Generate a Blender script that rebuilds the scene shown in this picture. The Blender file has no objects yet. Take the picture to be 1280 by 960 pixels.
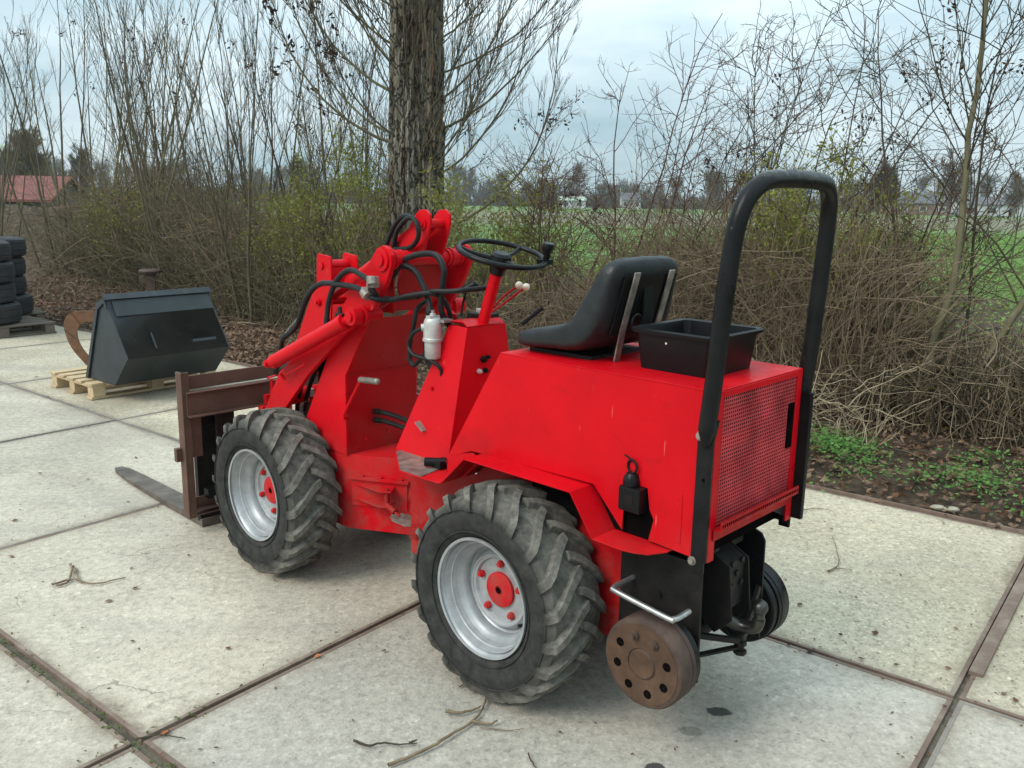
import bpy, bmesh, math, random
import numpy as np
from mathutils import Vector, Matrix
rnd = random.Random(7)
R = math.radians
scene = bpy.context.scene
COL = scene.collection

# ------------------------------------------------------------------ camera
FPX, PITCH, CAMH, ROLL = 1080.0, 12.0, 1.732, 0.97
cam_data = bpy.data.cameras.new("camera")
cam = bpy.data.objects.new("camera", cam_data); COL.objects.link(cam)
cam_data.sensor_width = 36.0; cam_data.lens = FPX / 1280.0 * 36.0
cam_data.clip_start = 0.05; cam_data.clip_end = 3000
cp, sp = math.cos(R(PITCH)), math.sin(R(PITCH))
fw = Vector((0, cp, -sp)); up0 = Vector((0, sp, cp)); rt0 = Vector((1, 0, 0))
cr, sr = math.cos(R(ROLL)), math.sin(R(ROLL))
rt = cr * rt0 + sr * up0; up = -sr * rt0 + cr * up0
cam.matrix_world = Matrix(((rt.x, up.x, -fw.x, 0), (rt.y, up.y, -fw.y, 0), (rt.z, up.z, -fw.z, CAMH), (0, 0, 0, 1)))
scene.camera = cam
scene.render.resolution_x = 1024; scene.render.resolution_y = 768

# ------------------------------------------------------------------ world, sun, exposure
SUN_EL, SUN_AZ = 42.0, 215.0      # azimuth the light comes from, degrees from +X, counter-clockwise
w = bpy.data.worlds.new("World"); scene.world = w; w.use_nodes = True
nt = w.node_tree; nt.nodes.clear(); N = nt.nodes.new; L = nt.links.new
out = N("ShaderNodeOutputWorld"); bg = N("ShaderNodeBackground"); bg.inputs[1].default_value = 1.0
sky = N("ShaderNodeTexSky"); sky.sky_type = 'NISHITA'; sky.sun_disc = False
sky.sun_elevation = R(SUN_EL); sky.sun_rotation = R(90 - SUN_AZ)
skm = N("ShaderNodeVectorMath"); skm.operation = 'SCALE'; skm.inputs[3].default_value = 0.075
L(sky.outputs[0], skm.inputs[0])
tc = N("ShaderNodeTexCoord"); mp = N("ShaderNodeMapping"); mp.inputs['Scale'].default_value = (1.0, 1.0, 3.4)
L(tc.outputs['Generated'], mp.inputs[0])
n1 = N("ShaderNodeTexNoise"); n1.inputs['Scale'].default_value = 2.3; n1.inputs['Detail'].default_value = 7; n1.inputs['Roughness'].default_value = .52
L(mp.outputs[0], n1.inputs[0])
rp = N("ShaderNodeValToRGB"); e = rp.color_ramp.elements
e[0].position = .36; e[0].color = (.335, .50, .575, 1); e[1].position = .62; e[1].color = (.72, .85, .90, 1)
L(n1.outputs['Fac'], rp.inputs[0])
# overcast skies brighten towards the zenith
sep = N("ShaderNodeSeparateXYZ"); L(tc.outputs['Generated'], sep.inputs[0])
mr = N("ShaderNodeMapRange"); mr.inputs[1].default_value = 0.0; mr.inputs[2].default_value = 1.0; mr.inputs[3].default_value = 0.84; mr.inputs[4].default_value = 2.35
L(sep.outputs['Z'], mr.inputs[0])
sc = N("ShaderNodeVectorMath"); sc.operation = 'SCALE'; L(rp.outputs[0], sc.inputs[0]); L(mr.outputs[0], sc.inputs[3])
mx = N("ShaderNodeMix"); mx.data_type = 'RGBA'; mx.inputs[0].default_value = 0.88
L(skm.outputs[0], mx.inputs[6]); L(sc.outputs[0], mx.inputs[7])
L(mx.outputs[2], bg.inputs[0]); L(bg.outputs[0], out.inputs[0])
sd = bpy.data.lights.new("sun", 'SUN'); sd.energy = 2.0; sd.angle = R(28); sd.color = (1, .94, .855)
so = bpy.data.objects.new("sun", sd); COL.objects.link(so)
dirv = Vector((math.cos(R(SUN_AZ)) * math.cos(R(SUN_EL)), math.sin(R(SUN_AZ)) * math.cos(R(SUN_EL)), math.sin(R(SUN_EL))))
so.rotation_euler = dirv.to_track_quat('Z', 'Y').to_euler()
vs = scene.view_settings
vs.view_transform = 'Standard'; vs.look = 'None'; vs.exposure = 0.34; vs.gamma = 1; vs.use_curve_mapping = False
scene.render.engine = 'CYCLES'

# ------------------------------------------------------------------ materials
def rgb(*c): return (c[0], c[1], c[2], 1)
class Mat:
    def __init__(s, name):
        s.m = bpy.data.materials.new(name); s.m.use_nodes = True; s.t = s.m.node_tree
        s.b = s.t.nodes["Principled BSDF"]; s.o = s.t.nodes["Material Output"]; s._p = None
    def n(s, t): return s.t.nodes.new(t)
    def l(s, a, b): s.t.links.new(a, b)
    def pos(s, kind='Object'):
        t = s.n("ShaderNodeTexCoord") if kind == 'Object' else s.n("ShaderNodeNewGeometry")
        return t.outputs['Object'] if kind == 'Object' else t.outputs['Position']
    def noise(s, scale, detail=4, rough=.55, kind='Object', stretch=None, dist=0):
        p = s.pos(kind)
        if stretch:
            m = s.n("ShaderNodeMapping"); m.inputs['Scale'].default_value = stretch; s.l(p, m.inputs[0]); p = m.outputs[0]
        n = s.n("ShaderNodeTexNoise"); n.inputs['Scale'].default_value = scale; n.inputs['Detail'].default_value = detail
        n.inputs['Roughness'].default_value = rough; n.inputs['Distortion'].default_value = dist
        s.l(p, n.inputs['Vector']); return n.outputs['Fac']
    def ramp(s, f, stops, interp='LINEAR'):
        r = s.n("ShaderNodeValToRGB"); r.color_ramp.interpolation = interp
        el = r.color_ramp.elements
        while len(el) < len(stops): el.new(.5)
        for e_, (p, c) in zip(el, stops):
            e_.position = p; e_.color = rgb(*c) if not isinstance(c, (int, float)) else rgb(c, c, c)
        s.l(f, r.inputs[0]); return r.outputs[0]
    def mix(s, f, a, b, mode='MIX'):
        m = s.n("ShaderNodeMix"); m.data_type = 'RGBA'; m.blend_type = mode
        if isinstance(f, (int, float)): m.inputs[0].default_value = f
        else: s.l(f, m.inputs[0])
        for i, v in ((6, a), (7, b)):
            if isinstance(v, tuple): m.inputs[i].default_value = rgb(*v[:3])
            else: s.l(v, m.inputs[i])
        return m.outputs[2]
    def math(s, op, a, b=None):
        m = s.n("ShaderNodeMath"); m.operation = op
        for i, v in ((0, a), (1, b)):
            if v is None: continue
            if isinstance(v, (int, float)): m.inputs[i].default_value = v
            else: s.l(v, m.inputs[i])
        return m.outputs[0]
    def col(s, c): s.l(c, s.b.inputs['Base Color']) if not isinstance(c, tuple) else setattr(s.b.inputs['Base Color'], 'default_value', rgb(*c)); return s
    def set(s, rough=None, metal=None, spec=None, coat=None):
        if rough is not None:
            if isinstance(rough, (int, float)): s.b.inputs['Roughness'].default_value = rough
            else: s.l(rough, s.b.inputs['Roughness'])
        if metal is not None:
            if isinstance(metal, (int, float)): s.b.inputs['Metallic'].default_value = metal
            else: s.l(metal, s.b.inputs['Metallic'])
        if spec is not None: s.b.inputs['Specular IOR Level'].default_value = spec
        if coat is not None: s.b.inputs['Coat Weight'].default_value = coat; s.b.inputs['Coat Roughness'].default_value = .25
        return s
    def bump(s, f, strength=.3, dist=.01):
        b = s.n("ShaderNodeBump"); b.inputs['Strength'].default_value = strength; b.inputs['Distance'].default_value = dist
        s.l(f, b.inputs['Height'])
        if s._p is not None: s.l(s._p, b.inputs['Normal'])
        s._p = b.outputs[0]; s.l(b.outputs[0], s.b.inputs['Normal']); return s

def simple(name, c, rough=.6, metal=0, var=.25, scale=9, bump=.15, bscale=60, spec=None, bd=.004):
    m = Mat(name); f = m.noise(scale, 5)
    lo = tuple(x * (1 - var) for x in c); hi = tuple(min(1, x * (1 + var)) for x in c)
    m.col(m.ramp(f, [(.3, lo), (.7, hi)])); m.set(rough, metal, spec)
    if bump: m.bump(m.noise(bscale, 3), bump, bd)
    return m.m

M = {}
# red brush/roller paint
def red_paint(name, base, dirt=.5):
    m = Mat(name)
    f = m.noise(3.1, 6, .6); c = m.ramp(f, [(.3, tuple(x * .84 for x in base)), (.7, tuple(min(1, x * 1.1) for x in base))])
    d = m.noise(7.5, 8, .72, dist=.6); dm = m.ramp(d, [(.56, 0.0), (.78, dirt)])
    c = m.mix(dm, c, (.10, .012, .010))
    g = m.noise(38, 6, .7, stretch=(1, 1, .35)); gm = m.ramp(g, [(.66, 0.0), (.76, .42)])
    c = m.mix(gm, c, (.27, .045, .035))
    sx = m.noise(6, 2, .5); sn = m.ramp(m.noise(120, 2, .5, stretch=(1, 1, .12)), [(.735, 0.0), (.77, .45)])
    c = m.mix(sn, c, (.62, .16, .13))
    pz = m.n("ShaderNodeSeparateXYZ"); m.l(m.pos('World'), pz.inputs[0])
    low = m.math('MULTIPLY', m.ramp(pz.outputs[2], [(.25, .75), (.80, 0.0)]), m.ramp(m.noise(9, 8, .75, 'World'), [(.40, 0.0), (.66, 1.0)]))
    c = m.mix(low, c, (.17, .095, .075))
    m.col(c); m.set(m.ramp(m.noise(11, 6, .65), [(.3, .24), (.75, .62)]), 0, .14)
    m.bump(m.noise(26, 3, .5), .10, .004); m.bump(m.noise(190, 2, .5), .10, .0015)
    return m.m
M['red'] = red_paint('red_paint', (.54, .0026, .0085), .36)
M['red_old'] = red_paint('red_paint_worn', (.37, .0030, .0060), .6)
def black_paint():
    m = Mat('black_paint'); f = m.noise(12, 6)
    c = m.ramp(f, [(.3, (.0055, .0058, .006)), (.75, (.014, .014, .0145))])
    c = m.mix(m.ramp(m.noise(30, 6, .7), [(.66, 0.0), (.75, .6)]), c, (.09, .075, .065))
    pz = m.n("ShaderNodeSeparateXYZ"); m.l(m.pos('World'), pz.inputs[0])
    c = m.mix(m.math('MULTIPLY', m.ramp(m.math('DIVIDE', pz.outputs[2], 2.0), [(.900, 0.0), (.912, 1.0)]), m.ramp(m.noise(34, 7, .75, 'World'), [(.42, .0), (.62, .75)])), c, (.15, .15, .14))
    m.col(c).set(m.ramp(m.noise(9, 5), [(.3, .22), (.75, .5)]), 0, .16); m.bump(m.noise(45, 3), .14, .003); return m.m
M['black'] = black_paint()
M['oily'] = simple('oily_black_metal', (.013, .0115, .0105), .5, 0, .5, 14, .5, 55, .22)
M['rubber_hose'] = simple('hose_rubber', (.010, .010, .0105), .5, 0, .3, 30, .25, 220, .25)
M['plastic'] = simple('black_plastic', (.0065, .0065, .007), .32, 0, .25, 8, .12, 90, .18)
def tyre_mat():
    m = Mat('tyre_rubber')
    p = m.pos(); sp_ = m.n("ShaderNodeSeparateXYZ"); m.l(p, sp_.inputs[0])
    r2 = m.math('ADD', m.math('MULTIPLY', sp_.outputs[0], sp_.outputs[0]), m.math('MULTIPLY', sp_.outputs[2], sp_.outputs[2]))
    r = m.math('SQRT', r2)
    tread = m.ramp(r, [(.315, 0.0), (.362, 1.0)])
    dust = m.ramp(m.noise(17, 8, .75), [(.32, .40), (.66, .95)])
    k = m.math('MULTIPLY', tread, dust)
    side = m.ramp(m.noise(22, 6, .65), [(.3, (.018, .018, .0175)), (.72, (.054, .052, .049))])
    grey = m.ramp(m.noise(30, 7, .7), [(.3, (.075, .070, .060)), (.75, (.30, .28, .235))])
    c = m.mix(k, side, grey)
    m.col(c).set(.82, 0, .12); m.bump(m.noise(60, 6, .7), .25, .003); m.bump(m.noise(260, 3, .6), .25, .0015); return m.m
M['tyre'] = tyre_mat()
def silver():
    m = Mat('silver_wheel_paint'); c = m.ramp(m.noise(18, 6, .65), [(.3, (.27, .28, .285)), (.7, (.42, .43, .435))])
    c = m.mix(m.ramp(m.noise(9, 7, .75), [(.6, 0.0), (.8, .5)]), c, (.20, .17, .13))
    m.col(c).set(.42, .35); m.bump(m.noise(140, 3), .12, .002); return m.m
M['silver'] = silver()
def rusty(name, a, b, cc, rough=.72, scale=10):
    m = Mat(name); c = m.ramp(m.noise(scale, 7, .68), [(.28, a), (.5, b), (.75, cc)])
    m.col(c).set(rough, .15); m.bump(m.noise(45, 6, .7), .35, .004); m.bump(m.noise(200, 3), .2, .0015); return m.m
M['rust'] = rusty('rusty_iron', (.032, .020, .016), (.070, .042, .031), (.125, .080, .058))
M['rust_face'] = rusty('rusty_disc_face', (.042, .022, .012), (.080, .041, .022), (.13, .072, .040))
M['rust_orange'] = rusty('rusty_orange_iron', (.10, .045, .022), (.17, .080, .040), (.25, .13, .068))
M['brown_steel'] = rusty('brown_painted_steel', (.070, .034, .023), (.108, .053, .036), (.155, .082, .056), .6, 6)
M['fork'] = rusty('worn_fork_steel', (.052, .040, .032), (.105, .084, .068), (.19, .16, .135), .6, 8)
M['steel_edge'] = rusty('steel_edge', (.14, .118, .098), (.215, .186, .156), (.35, .315, .265), .8, 3)
M['steel_rust'] = rusty('rusty_steel_edge', (.12, .078, .058), (.185, .128, .098), (.33, .27, .215), .8, 4)
M['zinc'] = simple('galvanised_steel', (.42, .42, .41), .33, .8, .2, 25, .1, 120)
M['worn_metal'] = simple('worn_bare_metal', (.25, .22, .19), .48, .5, .45, 22, .4, 70)
M['alu'] = simple('cast_aluminium', (.46, .455, .43), .5, .45, .22, 20, .3, 90)
M['cream'] = simple('cream_knob_plastic', (.62, .54, .42), .35, 0, .15, 12, .05, 60)
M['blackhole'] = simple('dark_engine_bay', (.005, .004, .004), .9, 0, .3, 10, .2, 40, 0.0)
M['grille'] = simple('dusty_red_mesh', (.46, .055, .060), .7, 0, .35, 9, .2, 90, .1)
def vinyl():
    m = Mat('seat_vinyl'); c = m.ramp(m.noise(14, 6, .7), [(.3, (.010, .011, .012)), (.6, (.019, .021, .022)), (.8, (.075, .072, .066))])
    m.col(c).set(m.ramp(m.noise(20, 4), [(.3, .34), (.7, .52)]), 0, .28); m.bump(m.noise(90, 4, .6), .3, .003); m.bump(m.noise(9, 3), .25, .01); return m.m
M['vinyl'] = vinyl()
M['bucket'] = (lambda m: (m.col(m.mix(m.ramp(m.noise(6, 7, .75), [(.55, 0.0), (.75, .45)]), m.ramp(m.noise(5, 5), [(.3, (.016, .021, .024)), (.7, (.032, .039, .044))]), (.10, .11, .09))).set(.5, .1), m.bump(m.noise(30, 4), .12, .004), m.m)[-1])(Mat('dark_slate_paint'))
def wood(name, a, b, sc=1):
    m = Mat(name); c = m.ramp(m.noise(8 * sc, 6, .6, stretch=(1, 9, 9)), [(.3, a), (.7, b)])
    c = m.mix(m.ramp(m.noise(4, 5), [(.5, 0.0), (.8, .5)]), c, tuple(x * .45 for x in a))
    m.col(c).set(.8); m.bump(m.noise(30, 4, .6, stretch=(1, 9, 9)), .3, .004); return m.m
M['pine'] = wood('pallet_pine', (.38, .27, .15), (.58, .44, .27))
M['oldwood'] = wood('weathered_pallet_wood', (.09, .07, .052), (.19, .15, .115))

# concrete (world position so that neighbouring slabs differ)
STAINS = [(0.742, 2.715, .050, .030, .9), (0.470, 2.405, .038, .026, .95), (0.462, 2.260, .026, .016, .9), (-.25, 3.30, .03, .02, .6), (-.22, 3.42, .02, .012, .6), (.62, 2.60, .05, .03, .35)]
def concrete(name, lo, mid, hi, agg, sandy):
    m = Mat(name); K = 'World'
    c = m.ramp(m.noise(1.1, 8, .62, K), [(.28, lo), (.5, mid), (.74, hi)])
    oi = m.n("ShaderNodeObjectInfo"); c = m.mix(1.0, c, m.ramp(oi.outputs['Random'], [(0, (.90, .91, .92)), (.5, (.98, .97, .95)), (1, (1.04, 1.02, .97))]), 'MULTIPLY')
    # damp grey blotches
    c = m.mix(m.ramp(m.noise(.55, 7, .66, K, dist=.8), [(.46, 0.0), (.68, .55)]), c, tuple(x * .70 for x in lo))
    c = m.mix(m.ramp(m.noise(3.6, 8, .75, K, dist=.5), [(.58, 0.0), (.74, .5)]), c, sandy)
    # streaks
    c = m.mix(m.ramp(m.noise(2.2, 7, .7, K, stretch=(1, 5, 1)), [(.60, 0.0), (.72, .28)]), c, (.58, .55, .49))
    # grit: fine aggregate, light and dark
    v = m.n("ShaderNodeTexVoronoi"); v.inputs['Scale'].default_value = 95; m.l(m.pos(K), v.inputs['Vector'])
    gr = m.ramp(v.outputs['Color'], [(.0, .45), (.30, .90), (.8, 1.03), (1, 1.5)])
    c = m.mix(agg, c, gr, 'MULTIPLY')
    g2 = m.ramp(m.noise(330, 3, .7, K), [(.3, .82), (.7, 1.15)]); c = m.mix(.8, c, g2, 'MULTIPLY')
    c = m.mix(.9, c, m.ramp(m.noise(26, 7, .8, K), [(.32, .66), (.5, 1.0), (.68, 1.22)]), 'MULTIPLY')
    # worn patches where the coarse aggregate shows, hairline cracks, wheel tracks
    ex = m.ramp(m.noise(1.7, 6, .7, K, dist=1.0), [(.50, 0.0), (.60, 1.0)])
    vb_ = m.n("ShaderNodeTexVoronoi"); vb_.inputs['Scale'].default_value = 48; m.l(m.pos(K), vb_.inputs['Vector'])
    c = m.mix(m.math('MULTIPLY', ex, .55), c, m.mix(1.0, c, m.ramp(vb_.outputs['Color'], [(.0, .55), (.3, .88), (.75, 1.05), (1, 1.5)]), 'MULTIPLY'))
    ve = m.n("ShaderNodeTexVoronoi"); ve.feature = 'DISTANCE_TO_EDGE'; ve.inputs['Scale'].default_value = .55
    dp = m.n("ShaderNodeVectorMath"); dp.operation = 'ADD'; nn_ = m.n("ShaderNodeTexNoise"); nn_.inputs['Scale'].default_value = 2.2; nn_.inputs['Detail'].default_value = 8; m.l(m.pos(K), nn_.inputs[0])
    m.l(m.pos(K), dp.inputs[0]); m.l(nn_.outputs['Color'], dp.inputs[1]); m.l(dp.outputs[0], ve.inputs['Vector'])
    ck = m.math('MULTIPLY', m.ramp(ve.outputs['Distance'], [(.0, .75), (.0035, 0.0)]), m.ramp(m.noise(.8, 3, .5, K), [(.50, 0.0), (.56, 1.0)]))
    c = m.mix(ck, c, (.14, .12, .10))
    c = m.mix(m.ramp(m.noise(1.3, 6, .65, K, stretch=(.35, 2.2, 1)), [(.54, 0.0), (.72, .35)]), c, (.235, .22, .195))
    # soil and sand swept into the slab edges
    so_ = m.n("ShaderNodeSeparateXYZ"); m.l(m.pos('Object'), so_.inputs[0])
    ed_ = m.math('MAXIMUM', m.math('ABSOLUTE', so_.outputs[0]), m.math('ABSOLUTE', so_.outputs[1]))
    ed_ = m.math('ADD', ed_, m.math('MULTIPLY', m.math('SUBTRACT', m.noise(3.2, 8, .72, K), .5), .22))
    c = m.mix(m.ramp(ed_, [(.90, 0.0), (.955, .28), (.995, .85)]), c, m.ramp(m.noise(30, 5, .7, K), [(.3, (.13, .10, .075)), (.7, (.30, .25, .185))]))
    # small dark crumbs and pits
    v2 = m.n("ShaderNodeTexVoronoi"); v2.inputs['Scale'].default_value = 21; v2.inputs['Randomness'].default_value = 1; m.l(m.pos(K), v2.inputs['Vector'])
    pit = m.ramp(v2.outputs['Distance'], [(.035, 1.0), (.075, 0.0)]); pm = m.math('MULTIPLY', pit, m.ramp(m.noise(4.2, 3, .6, K), [(.52, 0.0), (.62, .75)]))
    c = m.mix(pm, c, (.11, .095, .08))
    # oil drips
    ps = m.n("ShaderNodeSeparateXYZ"); m.l(m.pos(K), ps.inputs[0])
    wob = m.math('MULTIPLY', m.math('SUBTRACT', m.noise(28, 3, .6, K), .5), .9)
    for (x, y, a, b, k) in STAINS:
        dx = m.math('DIVIDE', m.math('SUBTRACT', ps.outputs[0], x), a); dy = m.math('DIVIDE', m.math('SUBTRACT', ps.outputs[1], y), b)
        d = m.math('ADD', m.math('SQRT', m.math('ADD', m.math('MULTIPLY', dx, dx), m.math('MULTIPLY', dy, dy))), wob)
        c = m.mix(m.math('MULTIPLY', m.ramp(d, [(.80, 1.0), (1.0, 0.0)]), k), c, (.045, .043, .04))
    m.col(c).set(.9, 0, .12)
    m.bump(m.noise(7, 7, .7, K), .35, .012); m.bump(v.outputs['Distance'], .3, .004); m.bump(m.noise(260, 3, .7, K), .35, .0022)
    return m.m
M['concrete'] = concrete('concrete', (.365, .326, .270), (.462, .416, .346), (.555, .503, .425), .5, (.45, .395, .315))
M['concrete_rough'] = concrete('concrete_rough', (.37, .325, .245), (.475, .42, .325), (.575, .515, .41), .9, (.46, .375, .25))
def soil():
    m = Mat('leafy_soil'); K = 'World'
    c = m.ramp(m.noise(6, 9, .75, K), [(.3, (.030, .022, .015)), (.52, (.075, .053, .036)), (.72, (.15, .105, .072))])
    v = m.n("ShaderNodeTexVoronoi"); v.inputs['Scale'].default_value = 17; m.l(m.pos(K), v.inputs['Vector'])
    c = m.mix(.75, c, m.ramp(v.outputs['Color'], [(0, .5), (.5, .95), (1, 1.6)]), 'MULTIPLY')
    m.col(c).set(.95, 0, .2); m.bump(m.noise(9, 8, .8, K), .9, .05); m.bump(v.outputs['Distance'], .6, .02); return m.m
M['soil'] = soil()
def dirtjoint():
    m = Mat('joint_dirt'); c = m.ramp(m.noise(14, 8, .75, 'World'), [(.35, (.07, .055, .04)), (.55, (.15, .125, .09)), (.7, (.09, .10, .04))])
    m.col(c).set(.95); m.bump(m.noise(60, 6, .8, 'World'), .8, .01); return m.m
M['joint'] = dirtjoint()
def fieldm():
    m = Mat('green_field'); K = 'World'
    c = m.ramp(m.noise(.9, 9, .8, K), [(.30, (.06, .085, .03)), (.5, (.11, .19, .05)), (.7, (.19, .29, .085))])
    ps = m.n("ShaderNodeSeparateXYZ"); m.l(m.pos(K), ps.inputs[0])
    # bare ploughed strip across the far end
    far = m.ramp(m.math('DIVIDE', m.math('ADD', ps.outputs[1], m.math('MULTIPLY', ps.outputs[0], -.10)), 200.0), [(.30, 0.0), (.36, .85), (.66, .85), (.72, .2)])
    c = m.mix(far, c, m.ramp(m.noise(.3, 6, .7, K), [(.3, (.15, .13, .095)), (.7, (.21, .20, .13))]))
    c = m.mix(m.ramp(m.noise(3.5, 8, .8, K), [(.54, 0.0), (.68, .6)]), c, (.085, .062, .04))
    m.col(c).set(.9, 0, .15); m.bump(m.noise(12, 6, .8, K), .8, .06); return m.m
M['field'] = fieldm()
M['joint_stone'] = simple('pale_stone', (.30, .27, .21), .85, 0, .3, 18, .5, 60, .1)
M['far_soil'] = simple('far_ground', (.10, .12, .055), .95, 0, .3, .05, 0)
def bark(name, a, b, moss=0.0, stretch=(1, 1, .18), scale=20, bs=.9):
    m = Mat(name); c = m.ramp(m.noise(scale, 7, .7, 'World', stretch=stretch), [(.3, a), (.7, b)])
    if moss: c = m.mix(m.ramp(m.noise(5, 6, .7, 'World'), [(.45, 0.0), (.7, moss)]), c, (.085, .10, .03))
    m.col(c).set(.9, 0, .04); m.bump(m.noise(scale * 1.2, 6, .7, 'World', stretch=stretch), bs, .02); return m.m
def poplar():
    m = Mat('poplar_bark'); K = 'Object'
    f = m.noise(11, 8, .72, K, stretch=(1, 1, .14), dist=.5)
    c = m.ramp(f, [(.34, (.04, .030, .022)), (.44, (.17, .14, .10)), (.60, (.36, .325, .265))])
    c = m.mix(m.ramp(m.noise(2.6, 6, .7, K), [(.52, 0.0), (.70, .6)]), c, (.085, .085, .045))
    c = m.mix(m.ramp(m.noise(3.3, 6, .7, K, stretch=(1, 1, .3)), [(.52, 0.0), (.64, .6)]), c, (.17, .085, .05))
    vo = m.n("ShaderNodeTexVoronoi"); vo.feature = 'DISTANCE_TO_EDGE'; vo.inputs['Scale'].default_value = 13
    ma = m.n("ShaderNodeMapping"); ma.inputs['Scale'].default_value = (1, 1, .22); ad = m.n("ShaderNodeVectorMath"); ad.operation = 'ADD'
    nn_ = m.n("ShaderNodeTexNoise"); nn_.inputs['Scale'].default_value = 5; nn_.inputs['Detail'].default_value = 5; m.l(m.pos(K), nn_.inputs[0])
    s_ = m.n("ShaderNodeVectorMath"); s_.operation = 'SCALE'; s_.inputs[3].default_value = .22; m.l(nn_.outputs['Color'], s_.inputs[0])
    m.l(m.pos(K), ma.inputs[0]); m.l(ma.outputs[0], ad.inputs[0]); m.l(s_.outputs[0], ad.inputs[1]); m.l(ad.outputs[0], vo.inputs['Vector'])
    ed_ = m.ramp(vo.outputs['Distance'], [(.0, .30), (.12, 1.0)])
    c = m.mix(1.0, c, ed_, 'MULTIPLY')
    m.col(c).set(.95, 0, .15); m.bump(ed_, 1.0, .05); m.bump(f, .8, .04); m.bump(m.noise(70, 5, .7, K, stretch=(1, 1, .3)), .6, .01); return m.m
M['poplar'] = poplar()
M['twig_grey'] = bark('grey_brown_twig', (.070, .057, .040), (.16, .13, .095), .5, bs=.3)
M['twig_olive'] = bark('olive_branch', (.085, .074, .044), (.175, .155, .10), .4, bs=.3)
M['twig_red'] = bark('reddish_twig', (.060, .034, .028), (.13, .078, .06), 0, bs=.3)
M['twig_dark'] = bark('dark_twig', (.040, .032, .024), (.10, .082, .060), .3, bs=.3)
M['straw'] = bark('dry_straw_twig', (.22, .175, .115), (.42, .35, .24), 0, bs=.2)
M['twig_mid'] = bark('brush_twig', (.12, .088, .060), (.29, .22, .15), .25, bs=.3)
def leafm(name, a, b, tr=.25):
    m = Mat(name); oi = m.noise(23, 3, .6, 'World'); m.col(m.ramp(oi, [(.3, a), (.7, b)])); m.set(.6, 0, .12)
    t = m.n("ShaderNodeBsdfTranslucent"); t.inputs[0].default_value = rgb(*b); x = m.n("ShaderNodeMixShader"); x.inputs[0].default_value = tr
    m.l(m.b.outputs[0], x.inputs[1]); m.l(t.outputs[0], x.inputs[2]); m.l(x.outputs[0], m.o.inputs[0]); return m.m
M['leaf_yg'] = leafm('yellow_green_leaf', (.10, .12, .022), (.26, .26, .055))
M['leaf_green'] = leafm('green_leaf', (.04, .095, .018), (.11, .21, .045))
M['leaf_cover'] = leafm('ground_cover_leaf', (.045, .12, .025), (.17, .32, .09))
M['leaf_brown'] = leafm('dry_brown_leaf', (.060, .030, .018), (.17, .085, .048), .12)
M['leaf_litter'] = leafm('fallen_leaf_litter', (.07, .043, .027), (.27, .175, .115), .1)
M['leaf_orange'] = leafm('orange_fallen_leaf', (.30, .10, .04), (.46, .19, .09), .1)
M['leaf_dark'] = leafm('dark_curled_leaf', (.022, .013, .012), (.06, .032, .026), .05)
M['crop'] = leafm('crop_leaf', (.08, .15, .035), (.24, .36, .10))
M['moss'] = leafm('moss_green', (.05, .08, .02), (.13, .17, .05))

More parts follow.
